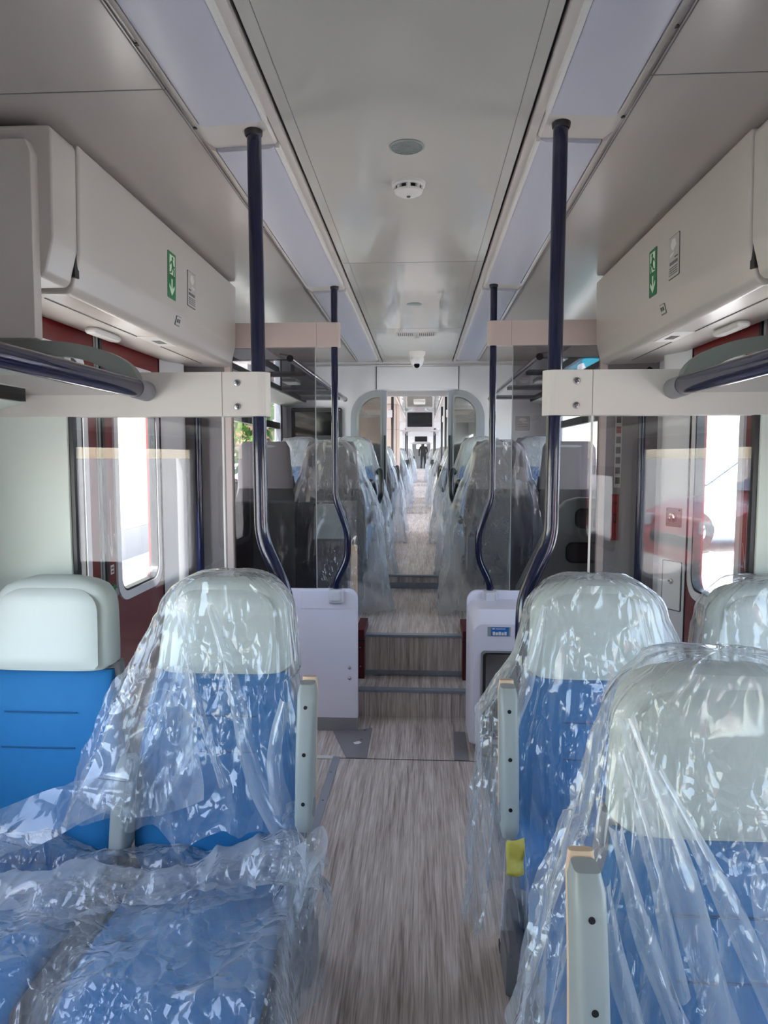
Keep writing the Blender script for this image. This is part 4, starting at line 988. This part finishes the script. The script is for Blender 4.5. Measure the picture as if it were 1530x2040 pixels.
sheet('film_strip', inner_fn, 50, 70, 'film2', 'doubled fold of film on the front of the loose-film seat', 'clear film over the near seats', .010, 9.0)

# yellow tape on the film
b = MB(); vs = []; fs = []
for j in range(9):
    for i in range(5):
        u, v = i / 4, j / 8; vs.append((lerp(.245, .285, u), 1.52 - .01 * math.sin(v * 7 + u * 3), lerp(.60, .685, v)))
for j in range(8):
    for i in range(4): fs.append((j * 5 + i, j * 5 + i + 1, (j + 1) * 5 + i + 1, (j + 1) * 5 + i))
b.add(vs, fs, 'yellow', True); o = b.build('yellow_tape'); md = o.modifiers.new('t', 'SOLIDIFY'); md.thickness = .0012
tag(o, 'piece of yellow tape stuck on the film of the aisle seat', 'tape')

# ------------------------------------------------------------------ seats beyond the tinted screens
proto = make_seat('x', 'x', kind='plain', carpet=True)
def loop_arm(e, sx):
    b = MB(); b.tube(smooth_path([(sx * .235, .08, .92), (sx * .262, .02, .95), (sx * .275, -.06, .86), (sx * .27, -.08, .72), (sx * .24, .04, .66)], .05), .022, 'bezel', 14); b.build('loop_armrest', e)
for ch in list(proto.children): pass
loop_arm(proto, 1); loop_arm(proto, -1)
FZ = .425
first = True
SEATS = []
def place(x, y, z, rz, label, group):
    global first
    if first: o = proto; first = False
    else: o = copy_tree(proto)
    o.location = (x, y, z); o.rotation_euler = (0, 0, rz); o['label'] = label; o['group'] = group; SEATS.append(o); return o
sides = {-1: 'TV screen', 1: 'waste bin'}
bagm = {}
def far_bag(x, y, z, rz, seed, label, group, fl, hem):
    k = seed % 3
    if (k, fl) not in bagm:
        o = bag('seat_film', (x, y, z), rz, hem, 20 + k + int(fl[0] * 100), label, group, fl, 'filmfar', 90, 50, 6, .034, 1.4, crk=.007, ragged=.06); bagm[(k, fl)] = o
    else:
        o = bagm[(k, fl)].copy(); COL.objects.link(o); o.location = (x, y, z); o.rotation_euler = (0, 0, rz); tag(o, label, 'plastic cover', group)
    return o
# row facing away just beyond the platform edge, then a row facing back
for s in (-1, 1):
    for x, wh in ((.57, 'aisle'), (1.035, 'window')):
        place(s * x, 4.95, FZ, PI, f'grey-backed {wh} seat just past the tinted screen, {sides[s]} side', 'seats beyond the screens')
        place(s * x, 5.95 if wh == 'aisle' else 5.95, FZ + .06, 0, f'second-row {wh} seat facing back, near the end wall on the {sides[s]} side', 'seats beyond the screens')
    far_bag(s * .57, 4.95, FZ, PI, 1, f'milky film over the grey-backed aisle seat past the tinted glass, {sides[s]} side', 'milky film over the far seats', (.16, .16, .04) if 1 else 0, .02)
    far_bag(s * .57, 5.95, FZ + .06, 0, 2, f'milky film over the aisle seat nearest the end wall, {sides[s]} side', 'milky film over the far seats', (.16, .16, .04), .02)
    far_bag(s * 1.02, 5.95, FZ + .06, 0, 0, f'milky film over the window seat nearest the end wall, {sides[s]} side', 'milky film over the far seats', (.0, .0, .02), .2)
# rows seen through the gangway doorway
k = 3
for row, (y, z, rz) in enumerate(((8.6, .46, PI), (9.6, .46, 0), (13.9, .5, PI), (15.6, .5, 0), (17.2, .5, 0), (25.2, .58, PI), (27.0, .58, 0), (28.8, .58, 0))):
    for s in (-1, 1):
        place(s * .55, y, z, rz, f'aisle seat past the gangway door, row {["one","two","three","four","five","six","seven","eight"][row]} from it, {sides[s]} side', 'seats beyond the gangway door')
        far_bag(s * .55, y, z, rz, k, f'milky film on aisle seat row {["one","two","three","four","five","six","seven","eight"][row]} beyond the gangway door, {sides[s]} side', 'milky film beyond the gangway door', (.16, .16, .04), .02); k += 1
# dark red equipment boxes at the platform edge
for s in (-1, 1):
    b = MB(); b.box(s * .305, s * .36, 4.22, 4.55, Z1, .47, 'redb', .004); b.box(s * .303, s * .36, 4.215, 4.56, .40, .41, 'bezel')
    o = b.build('red_box'); tag(o, f'dark red box at the step edge on the {"waste bin" if s > 0 else "white lower panel"} side', 'equipment box', 'dark red boxes by the steps')
    for z in (.24, .36):
        q = MB(); q.lathe([(0, -.003), (.004, -.0025), (.005, 0)], (s * .33, 4.22, z), 'y', 'screw', 10); q.build('screw', o)

# bench back directly behind the tinted glass, one side
e = empty('passenger_bench', (-.75, 4.14, 0), label='two-tone grey bench back under stretched film behind the tinted glass', cat='bench'); off = (.75, -4.14, 0)
b = MB(); b.prism(rrect(-1.20, -.40, Z1, 1.27, (0, 0, .08, .05), 8), 'y', 4.12, 4.19, 'shelld', .012, 3); b.build('backrest', e, off)
b = MB(); b.prism(rrect(-.60, -.405, 1.05, 1.262, (0, 0, .075, .03), 8), 'y', 4.108, 4.13, 'greyl', .008, 3); b.build('headboard', e, off)
b = MB(); b.prism(rrect(-.375, -.335, .66, 1.02, .015, 5), 'y', 4.06, 4.12, 'tan', .008, 3); tag(b.build('armrest_pad', e, off), 'tan armrest pad')
def bench_fn(u, v):
    x = lerp(-1.12, -.335, u); z = lerp(1.285, .62, v) + .02 * math.sin(u * 9) * v; y = 4.085 - .05 * v + .02 * math.sin(u * 21 + v * 3) * v
    return (x, y, z)
sheet('bench_film', bench_fn, 120, 50, 'film', 'film stretched over the two-tone seat back behind the tinted glass', 'milky film over the far seats', .006, 5.0, (6, 15))

# slanted grey seat side with two openings, other side
e = empty('slanted_chair', (.95, 4.16, 0), label='slanted grey seat shell with two rounded openings behind the tinted glass', cat='seat'); off = (-.95, -4.16, 0)
outline = [(.55, Z1), (.62, .76), (.84, 1.22), (.90, 1.285), (.97, 1.305), (1.24, 1.305), (1.24, Z1)]
b = MB(); b.prism(outline, 'y', 4.12, 4.20, 'greyl', .010, 3, 15); b.build('shell', e, off)
for (x0, x1, z0, z1) in ((.955, 1.20, 1.13, 1.235), (.905, 1.20, .925, 1.035)):
    b = MB(); b.prism(rrect(x0, x1, z0, z1, .035, 6), 'y', 4.113, 4.122, 'greyd', .004, 2); b.ring(rrect(x0 - .006, x1 + .006, z0 - .006, z1 + .006, .04, 6), rrect(x0, x1, z0, z1, .035, 6), 'y', 4.108, 4.122, 'black'); b.build('opening', e, off)

# ------------------------------------------------------------------ end wall fittings
e = empty('wall_tv', (-.995, EY, 1.865), label='black TV screen with screwed corners on the end wall', cat='TV')
b = MB(); b.ring(rrect(-.25, .25, -.157, .157, .02), rrect(-.215, .215, -.115, .115, .01), 'y', -.05, 0, 'bezel'); b.build('bezel', e)
b = MB(); b.box(-.22, .22, -.038, -.03, -.12, .12, 'screenb'); b.build('display', e)
for x in (-.232, .232):
    for z in (-.137, .137):
        b = MB(); b.lathe([(0, -.004), (.006, -.003), (.007, 0)], (x, -.05, z), 'y', 'screw', 12); b.build('screw', e)
e = empty('wall_notice', (1.03, EY, 1.866), label='square grey notice with cap pictogram on the end wall', cat='sticker')
b = MB(); b.box(-.068, .068, -.002, 0, -.068, .068, 'ink'); b.box(-.065, .065, -.003, -.001, -.065, .065, 'stick'); b.build('board', e)
b = MB(); b.prism([(-.04, .03), (-.02, .052), (.03, .05), (.045, .03), (0, .02)], 'y', -.004, -.002, 'stickw'); b.prism([(0, .015), (.05, .012), (.05, 0), (0, .004)], 'y', -.004, -.002, 'stickw'); b.build('pictogram', e)
b = MB()
for z in (-.012, -.028, -.034): b.box(-.045, .045, -.004, -.002, z - .0025, z, 'ink')
b.build('text_lines', e)

# key switch, lock hatch, stickers on the pillar and panel by the parked-car door
e = empty('key_switch', (1.2605, 3.385, 1.255), label='square steel plate with round key switch on the white pillar', cat='switch'); e.rotation_euler = (0, 0, math.radians(-61.4))
b = MB(); b.box(-.045, .045, -.008, 0, -.045, .045, 'steel', .003); b.build('plate', e)
b = MB(); b.lathe([(0, -.020), (.010, -.020), (.012, -.024), (.020, -.022), (.023, -.008)], (0, 0, 0), 'y', 'screw', 24); b.build('lock', e)
for x in (-.036, .036):
    for z in (-.036, .036): MB().lathe([(0, -.0105), (.003, -.0105), (.004, -.008)], (x, 0, z), 'y', 'screw', 10).build('screw', e)
e = empty('lock_hatch', (1.2605, 3.385, .925), label='narrow white hatch with round lock low on the white pillar', cat='hatch'); e.rotation_euler = (0, 0, math.radians(-61.4))
b = MB(); b.ring(rrect(-.058, .058, -.12, .12, .008), rrect(-.054, .054, -.116, .116, .006), 'y', -.006, .004, 'ink'); b.build('gap', e)
b = MB(); b.box(-.054, .054, -.008, .002, -.116, .116, 'wallw', .004); b.build('hatch_door', e)
b = MB(); b.lathe([(0, -.014), (.006, -.014), (.008, -.017), (.012, -.016), (.014, -.008)], (0, 0, .02), 'y', 'screw', 20); b.build('lock', e)
e = empty('fire_sticker', (1.085, 3.776, 1.22), label='tall red fire equipment sticker beside the navy grab bar', cat='sticker')
b = MB(); b.box(-.021, .021, -.0025, .001, -.125, .125, 'firered', .001); b.build('board', e)
b = MB(); b.box(-.008, .008, -.0035, -.002, -.03, .02, 'bezel'); b.box(-.004, .004, -.004, -.003, -.02, .01, 'firered'); b.box(-.014, .014, -.0035, -.002, .07, .085, 'redb'); b.build('symbol', e)
e = empty('instruction_sticker', (1.095, 3.779, 1.60), label='narrow strip of instruction pictograms above the red fire sticker', cat='sticker')
b = MB(); b.box(-.018, .018, -.0025, .001, -.22, .20, 'stick', .001); b.build('board', e)
b = MB()
for k_ in range(7): b.box(-.012, .012, -.0035, -.002, -.20 + k_ * .054, -.165 + k_ * .054, 'ink' if k_ != 5 else 'firered')
b.build('pictograms', e)

# ------------------------------------------------------------------ the cars beyond the gangway
def far_tunnel():
    # pinkish cabin wall, monitors, poles and rails
    b = MB(); b.box(-WX, -.36, 12.6, 12.75, .4, CZ, 'pink'); b.box(-.42, -.415, 12.59, 12.6, .4, CZ, 'seam'); b.box(-WX, -.36, 12.59, 12.6, 2.02, 2.024, 'seam')
    tag(b.build('cabin_wall'), 'pinkish cabin wall seen through the gangway doorway', 'wall panel', kind='thing')
    b = MB(); b.box(.42, WX, 12.6, 12.7, .4, 1.55, 'lav', .01); tag(b.build('low_partition'), 'low pale partition seen through the gangway doorway', 'partition', kind='thing')
    for n, (y, z, w, lab) in enumerate(((14.0, 2.27, .25, 'black ceiling monitor seen through the gangway doorway, the larger one'), (27.5, 2.25, .24, 'distant smaller black ceiling monitor under the larger one'))):
        e = empty('ceiling_monitor', (0, y, z), label=lab, cat='monitor')
        b = MB(); b.ring(rrect(-w - .03, w + .03, -.20, .17, .02), rrect(-w, w, -.145, .145, .015), 'y', -.03, .03, 'white'); b.build('casing', e)
        b = MB(); b.box(-w, w, -.02, .02, -.145, .145, 'screenb'); b.build('display', e)
        b = MB(); b.box(-w - .2, w + .2, -.03, .03, -.26 if 0 else -.235, -.20, 'white'); b.build('crossbar', e)
        b = MB(); b.box(-.1, .1, -.02, .02, .17, CZ - z, 'white'); b.build('hanger', e)
    for (y, zf) in ((11.0, .47), (13.2, .5), (20.0, .5), (22.0, .5)):
        for s in (-1, 1):
            e = empty('handrail_pole', (s * .42, y, zf), label=f'dark far pole {"before the pinkish cabin wall" if y<12 else "just past the pinkish cabin wall" if y<15 else "between the two far monitors" if y<21 else "nearest the smaller far monitor"}, {sides[s]} side', cat='pole', group='poles beyond the gangway door')
            MB().tube(smooth_path([(0, 0, CZ - zf), (0, 0, .85), (-s * .07, 0, .66), (-s * .07, 0, .45), (0, 0, .3), (0, 0, 0)], .05), .022, 'navyfar', 12).build('pole', e)
            b = MB(); b.box(s * 0, s * .8, -.03, .03, 1.68, 1.80, 'white', .01); b.build('rail', e)
    for y in (16.0, 24.0, 30.0, 35.9):
        b = MB(); b.ring(rrect(-WX, WX, .3, CZ, 0), rrect(-.50, .50, .3, 2.30, .05), 'y', y + 3, y + 3.1, 'wallw'); tag(b.build(f'trim_{40 + int(y)}'), kind='structure')
    e = empty('ceiling_lamp', (0, 12.0, CZ), label='pale rectangular ceiling lamp seen through the gangway doorway', cat='lamp')
    b = MB(); b.box(-.10, .10, -.2, .2, -.03, 0, 'stickw', .01); b.build('diffuser', e)
far_tunnel()

def person():
    Y, zf = 44.0, .74
    e = empty('person', (.12, Y, zf), label='person in dark clothes standing at the far end of the aisle', cat='person')
    V = [(0, 0, .92), (0, 0, 1.10), (0, .01, 1.32), (0, 0, 1.42), (0, -.02, 1.52), (0, -.02, 1.62), (.10, 0, .86), (.11, .0, .48), (.12, .02, .06), (.12, -.12, .03), (-.10, 0, .86), (-.11, -.02, .48), (-.13, .02, .06), (-.13, -.12, .03),
         (.19, 0, 1.36), (.26, .02, 1.10), (.20, -.16, .98), (.17, -.22, .96), (-.19, 0, 1.36), (-.26, .02, 1.10), (-.26, -.04, .86), (-.26, -.06, .78)]
    E = [(0, 1), (1, 2), (2, 3), (3, 4), (4, 5), (0, 6), (6, 7), (7, 8), (8, 9), (0, 10), (10, 11), (11, 12), (12, 13), (2, 14), (14, 15), (15, 16), (16, 17), (2, 18), (18, 19), (19, 20), (20, 21)]
    Rr = [(.16, .11), (.15, .10), (.18, .11), (.06, .06), (.09, .10), (.085, .095), (.095, .095), (.065, .065), (.045, .05), (.04, .03), (.095, .095), (.065, .065), (.045, .05), (.04, .03), (.065, .065), (.048, .048), (.036, .036), (.03, .04), (.065, .065), (.048, .048), (.036, .036), (.03, .04)]
    me = bpy.data.meshes.new('body'); me.from_pydata(V, E, []); o = bpy.data.objects.new('body', me); COL.objects.link(o); o.parent = e
    o.modifiers.new('skin', 'SKIN'); o.modifiers.new('sub', 'SUBSURF').levels = 1
    for i, v in enumerate(me.skin_vertices[0].data): v.radius = Rr[i]
    me.skin_vertices[0].data[0].use_root = True
    me.materials.append(M['cloth'])
    b = crumple((0, .015, 1.60), (.10, .11, .12), 4, .08, 'hair', 3); b.build('hair', e)
person()

# ------------------------------------------------------------------ outdoors
GZ = -.55
b = MB(); b.box(-500, 500, -500, 500, GZ - .1, GZ, 'asph'); tag(b.build('ground'), kind='structure')
PZ = .12
b = MB(); b.box(1.75, 400, -400, 400, GZ, PZ, 'asph'); tag(b.build('pavement'), kind='structure')
def car(col, name, label, loc, rz, wagon=False):
    """nose towards +y"""
    e = empty(name, loc, rz, label=label, cat='car')
    H = 1.62 if wagon else 1.48
    prof = [(-2.15, .30), (-2.2, .62), (-2.12, .92), (-1.5 if not wagon else -2.05, .98), (1.0, .98), (1.75, .90), (2.10, .74), (2.2, .5), (2.15, .24), (1.75, .20)]
    def wheel_cut(c):
        return [(c + .36 * math.cos(a), .24 + .40 * math.sin(a)) for a in [PI * i / 8 for i in range(9)]]
    bottom = wheel_cut(1.35)
    pts = [(-2.15, .30), (-2.2, .62), (-2.12, .92), (-1.5, .985), (1.0, .985), (1.75, .90), (2.10, .74), (2.2, .5), (2.15, .24)] + [(p[0], p[1]) for p in wheel_cut(1.35)] + [(p[0], p[1]) for p in wheel_cut(-1.35)]
    b = MB(); b.prism(pts, 'x', -.86, .86, col, .05, 3, 25); b.build('body', e)
    cab = [(-2.0 if wagon else -1.75, .97), (-1.75 if wagon else -1.2, H - .05), (-1.0, H), (-.2, H), (.25, H - .06), (1.05, .97)]
    R = []
    def cabring(x, k):
        return [(x, y * 1.0, z if z < 1.0 else z - k) for y, z in cab]
    b = MB(); b.loft([cabring(-.80, 0.0)[:], [(x * .84, y, z) for x, y, z in cabring(-.80, 0)], [(-x * .84, y, z) for x, y, z in cabring(-.80, 0)], cabring(.80, 0)], col, True, False); b.build('roof', e)
    for s in (-1, 1):
        b = MB(); b.prism([(-1.55 if wagon else -1.35, 1.02), (-1.4 if wagon else -1.1, H - .12), (.1, H - .12), (.75, 1.02)], 'x', s * .80, s * .812, 'carglass', .004, 1); b.build('side_window', e)
        b = MB(); b.box(s * .86, s * 1.02, .62, .74, .98, 1.10, col, .03); b.build('mirror', e)
        b = MB(); b.box(s * .50, s * .84, 1.98, 2.17, .60, .74, 'lampc', .03, 2); b.build('headlamp', e)
        for c in (1.35, -1.35):
            b = MB(); b.lathe([(.19, -.11), (.30, -.10), (.33, -.06), (.33, .06), (.30, .10), (.19, .11)], (s * .76, c, .33), 'x', 'tyre', 28); w = b.build('wheel', e)
            b = MB(); b.lathe([(0, s * .10), (.05, s * .105), (.06, s * .07)], (s * .76, c, .33), 'x', 'alu', 14); b.lathe([(.19, s * .105), (.20, s * .09), (.18, s * .04)], (s * .76, c, .33), 'x', 'alu', 28)
            for q in range(7):
                a = 2 * PI * q / 7; b.tube([(s * .855, c + .05 * math.cos(a), .33 + .05 * math.sin(a)), (s * .855, c + .185 * math.cos(a), .33 + .185 * math.sin(a))], .018, 'alu', 6)
            b.build('rim', w)
    b = MB(); zt = H - .09; b.prism([(.34, zt), (1.06, 1.01), (1.075, 1.02), (.355, zt + .01)], 'x', -.66, .66, 'carglass'); b.build('windscreen', e)
    b = MB(); b.box(-.45, .45, 2.12, 2.205, .42, .56, 'bezel', .02); b.build('grille', e)
    return e
car('carred', 'red_car', 'red car reflected in the glass screen on the waste bin side', (5.0, -4.3, PZ), math.radians(80))
car('carwhite', 'white_car', 'white car parked outside the parked-car door window', (5.2, 11.2, PZ), math.radians(97), True)
car('carteal', 'teal_car', 'teal car parked outside the window beyond the tinted glass', (5.4, 15.6, PZ), math.radians(95))
# white coach standing across the yard
e = empty('white_coach', (10.5, 18, PZ), label='white coach body standing behind the parked cars', cat='coach'); 
b = MB(); b.box(0, 2.6, -14, 16, .35, 3.6, 'whitewall', .1, 3); b.build('body', e)
for y in (-12, -9, -6, -3, 0, 3.2, 6.4, 9.6, 12.8):
    b = MB(); b.prism(rrect(y, y + 1.5, 1.33, 2.28, .12), 'x', -.02, .01, 'purple' if y == 6.4 else 'carglass', .008, 1); b.build('window', e)
b = MB(); b.box(-.005, 2.6, -13.8, 15.8, .05, .40, 'bezel', .02); b.build('skirt', e)
# yellow building and house with trees on the other side
e = empty('yellow_building', (-6.0, 10, GZ), label='pale yellow rendered building outside the sunlit door window', cat='building')
b = MB(); b.box(-6, 0, -8, 8.0, 0, 5.6, 'stucco'); b.build('wall', e)
for y in (-5.6, -2.6, .4, 6.3):
    b = MB(); b.box(-.1, .03, y, y + 1.1, 1.4, 3.2, 'stickw', .01); f = b.build('window', e); g = MB(); g.box(-.1, .04, y + .1, y + 1.0, 1.5, 3.1, 'carglass'); g.build('pane', f)
b = MB(); b.box(-6, .06, -8, 8.0, 0, .6, 'grey'); b.build('plinth', e)
e = empty('house', (-8.2, 27, GZ), label='small house with a tiled gable roof beyond the trees', cat='house')
b = MB(); b.box(-2.2, 2.2, -3, 3, 0, 2.6, 'whitewall'); b.build('wall', e)
b = MB(); b.prism([(-2.7, 2.5), (0, 4.3), (2.7, 2.5)], 'y', -3.3, 3.3, 'roof'); b.build('roof', e)
b = MB(); b.box(-1.0, 1.0, -3.05, -2.98, 1.0, 2.1, 'carglass'); b.build('window', e)
def tree(x, y, h, seed, label):
    e = empty('tree', (x, y, GZ), label=label, cat='tree', group='trees outside')
    MB().tube([(0, 0, 0), (.1, 0, h * .3), (0, .1, h * .6)], .16, 'bark', 10, True, [.2, .15, .08]).build('trunk', e)
    rnd = random.Random(seed); b = MB()
    for _ in range(900):
        a = rnd.uniform(0, 2 * PI); u = rnd.uniform(-1, 1); r = rnd.uniform(.55, 1) ** .6
        c = Vector((math.cos(a) * math.sqrt(1 - u * u) * r * h * .36, math.sin(a) * math.sqrt(1 - u * u) * r * h * .36, h * .64 + u * r * h * .36))
        d = Vector((rnd.gauss(0, 1), rnd.gauss(0, 1), rnd.gauss(0, 1))).normalized(); f = d.cross(Vector((rnd.gauss(0, 1), rnd.gauss(0, 1), rnd.gauss(0, 1)))).normalized(); s = rnd.uniform(.10, .22)
        b.add([c - d * s, c + f * s * .5, c + d * s, c - f * s * .5], [(0, 1, 2, 3)], 'leaf')
    b.build('foliage', e)
tree(-4.6, 21.0, 4.4, 1, 'leafy green tree outside the window past the tinted screen')
tree(-6.6, 34.0, 6.2, 2, 'tall green tree behind the gable-roofed house')

# ------------------------------------------------------------------ light
w = bpy.data.worlds.new('world'); S.world = w; w.use_nodes = True
nt = w.node_tree; nt.nodes.clear()
sky = nt.nodes.new('ShaderNodeTexSky'); sky.sky_type = 'NISHITA'; sky.sun_disc = False; sky.sun_elevation = math.radians(48); sky.sun_rotation = math.radians(195); sky.air_density = 1.0; sky.dust_density = 0.7
mixw = nt.nodes.new('ShaderNodeMix'); mixw.data_type = 'RGBA'; mixw.inputs['Factor'].default_value = .68; mixw.inputs['B'].default_value = (.31, .33, .36, 1)
bg = nt.nodes.new('ShaderNodeBackground'); bg.inputs[1].default_value = 1.0
wo = nt.nodes.new('ShaderNodeOutputWorld')
mul = nt.nodes.new('ShaderNodeVectorMath'); mul.operation = 'SCALE'; mul.inputs['Scale'].default_value = 0.30
nt.links.new(sky.outputs[0], mul.inputs[0]); nt.links.new(mul.outputs[0], mixw.inputs['A']); nt.links.new(mixw.outputs['Result'], bg.inputs[0]); nt.links.new(bg.outputs[0], wo.inputs[0])
bg.inputs[1].default_value = 9.5

sl = bpy.data.lights.new('sun', 'SUN'); sl.energy = 36.0; sl.angle = math.radians(.6); sl.color = (1, .96, .90)
so = bpy.data.objects.new('sun', sl); COL.objects.link(so)
so.rotation_euler = Vector((.20, .76, -.78)).to_track_quat('-Z', 'Y').to_euler(); so.location = (-10, -10, 15)

def portal(s, y0, y1, z0, z1):
    l = bpy.data.lights.new('portal', 'AREA'); l.shape = 'RECTANGLE'; l.size = z1 - z0; l.size_y = y1 - y0
    l.cycles.is_portal = True
    o = bpy.data.objects.new('window_portal', l); COL.objects.link(o); o.location = (s * (WX + .09), (y0 + y1) / 2, (z0 + z1) / 2)
    o.rotation_euler = (0, s * PI / 2, 0)
for s in (-1, 1):
    portal(s, -2.9, -.55, .95, 1.45); portal(s, -.15, 1.6, .85, 1.62); portal(s, 4.15, 6.60, 1.08, 2.22); portal(s, 8.25, 10.8, 1.2, 2.1); portal(s, 11.2, 13.6, 1.2, 2.1); portal(s, 2.19 + DY[s], 2.61 + DY[s], .93, 1.93); portal(s, 2.92 + DY[s], 3.37 + DY[s], .93, 1.93)

# ------------------------------------------------------------------ camera
cd = bpy.data.cameras.new('camera'); co = bpy.data.objects.new('camera', cd); COL.objects.link(co)
cd.sensor_fit = 'VERTICAL'; cd.sensor_height = 36.0; cd.lens = 1380 / 2040 * 36.0; cd.clip_start = .05; cd.clip_end = 300
co.location = (.05, 0, 1.55)
f_ = 1380.0
fw = Vector((-0.05462984, 0.99522451, -0.08089344)); 
R_ = Matrix(((0.99849683, -0.00443373, -0.05462984), (0.05480947, 0.08077184, 0.99522451), (0.0, 0.99672276, -0.08089344)))
right = Vector((R_[0][0], R_[1][0], R_[2][0])); upv = Vector((R_[0][1], R_[1][1], R_[2][1])); fwd = Vector((R_[0][2], R_[1][2], R_[2][2]))
mw = Matrix((right, upv, -fwd)).transposed().to_4x4(); mw.translation = co.location; co.matrix_world = mw
S.camera = co
S.view_settings.view_transform = 'Standard'; S.view_settings.look = 'None'; S.view_settings.gamma = 1.0; S.view_settings.exposure = 0.16
S.view_settings.use_curve_mapping = False
S.cycles.max_bounces = 9; S.cycles.diffuse_bounces = 5; S.cycles.glossy_bounces = 4; S.cycles.transmission_bounces = 4; S.cycles.transparent_max_bounces = 28
S.cycles.use_denoising = True; S.cycles.use_adaptive_sampling = True; S.cycles.adaptive_threshold = 0.02; S.cycles.sample_clamp_indirect = 6.0
S.cycles.caustics_reflective = False; S.cycles.caustics_refractive = False
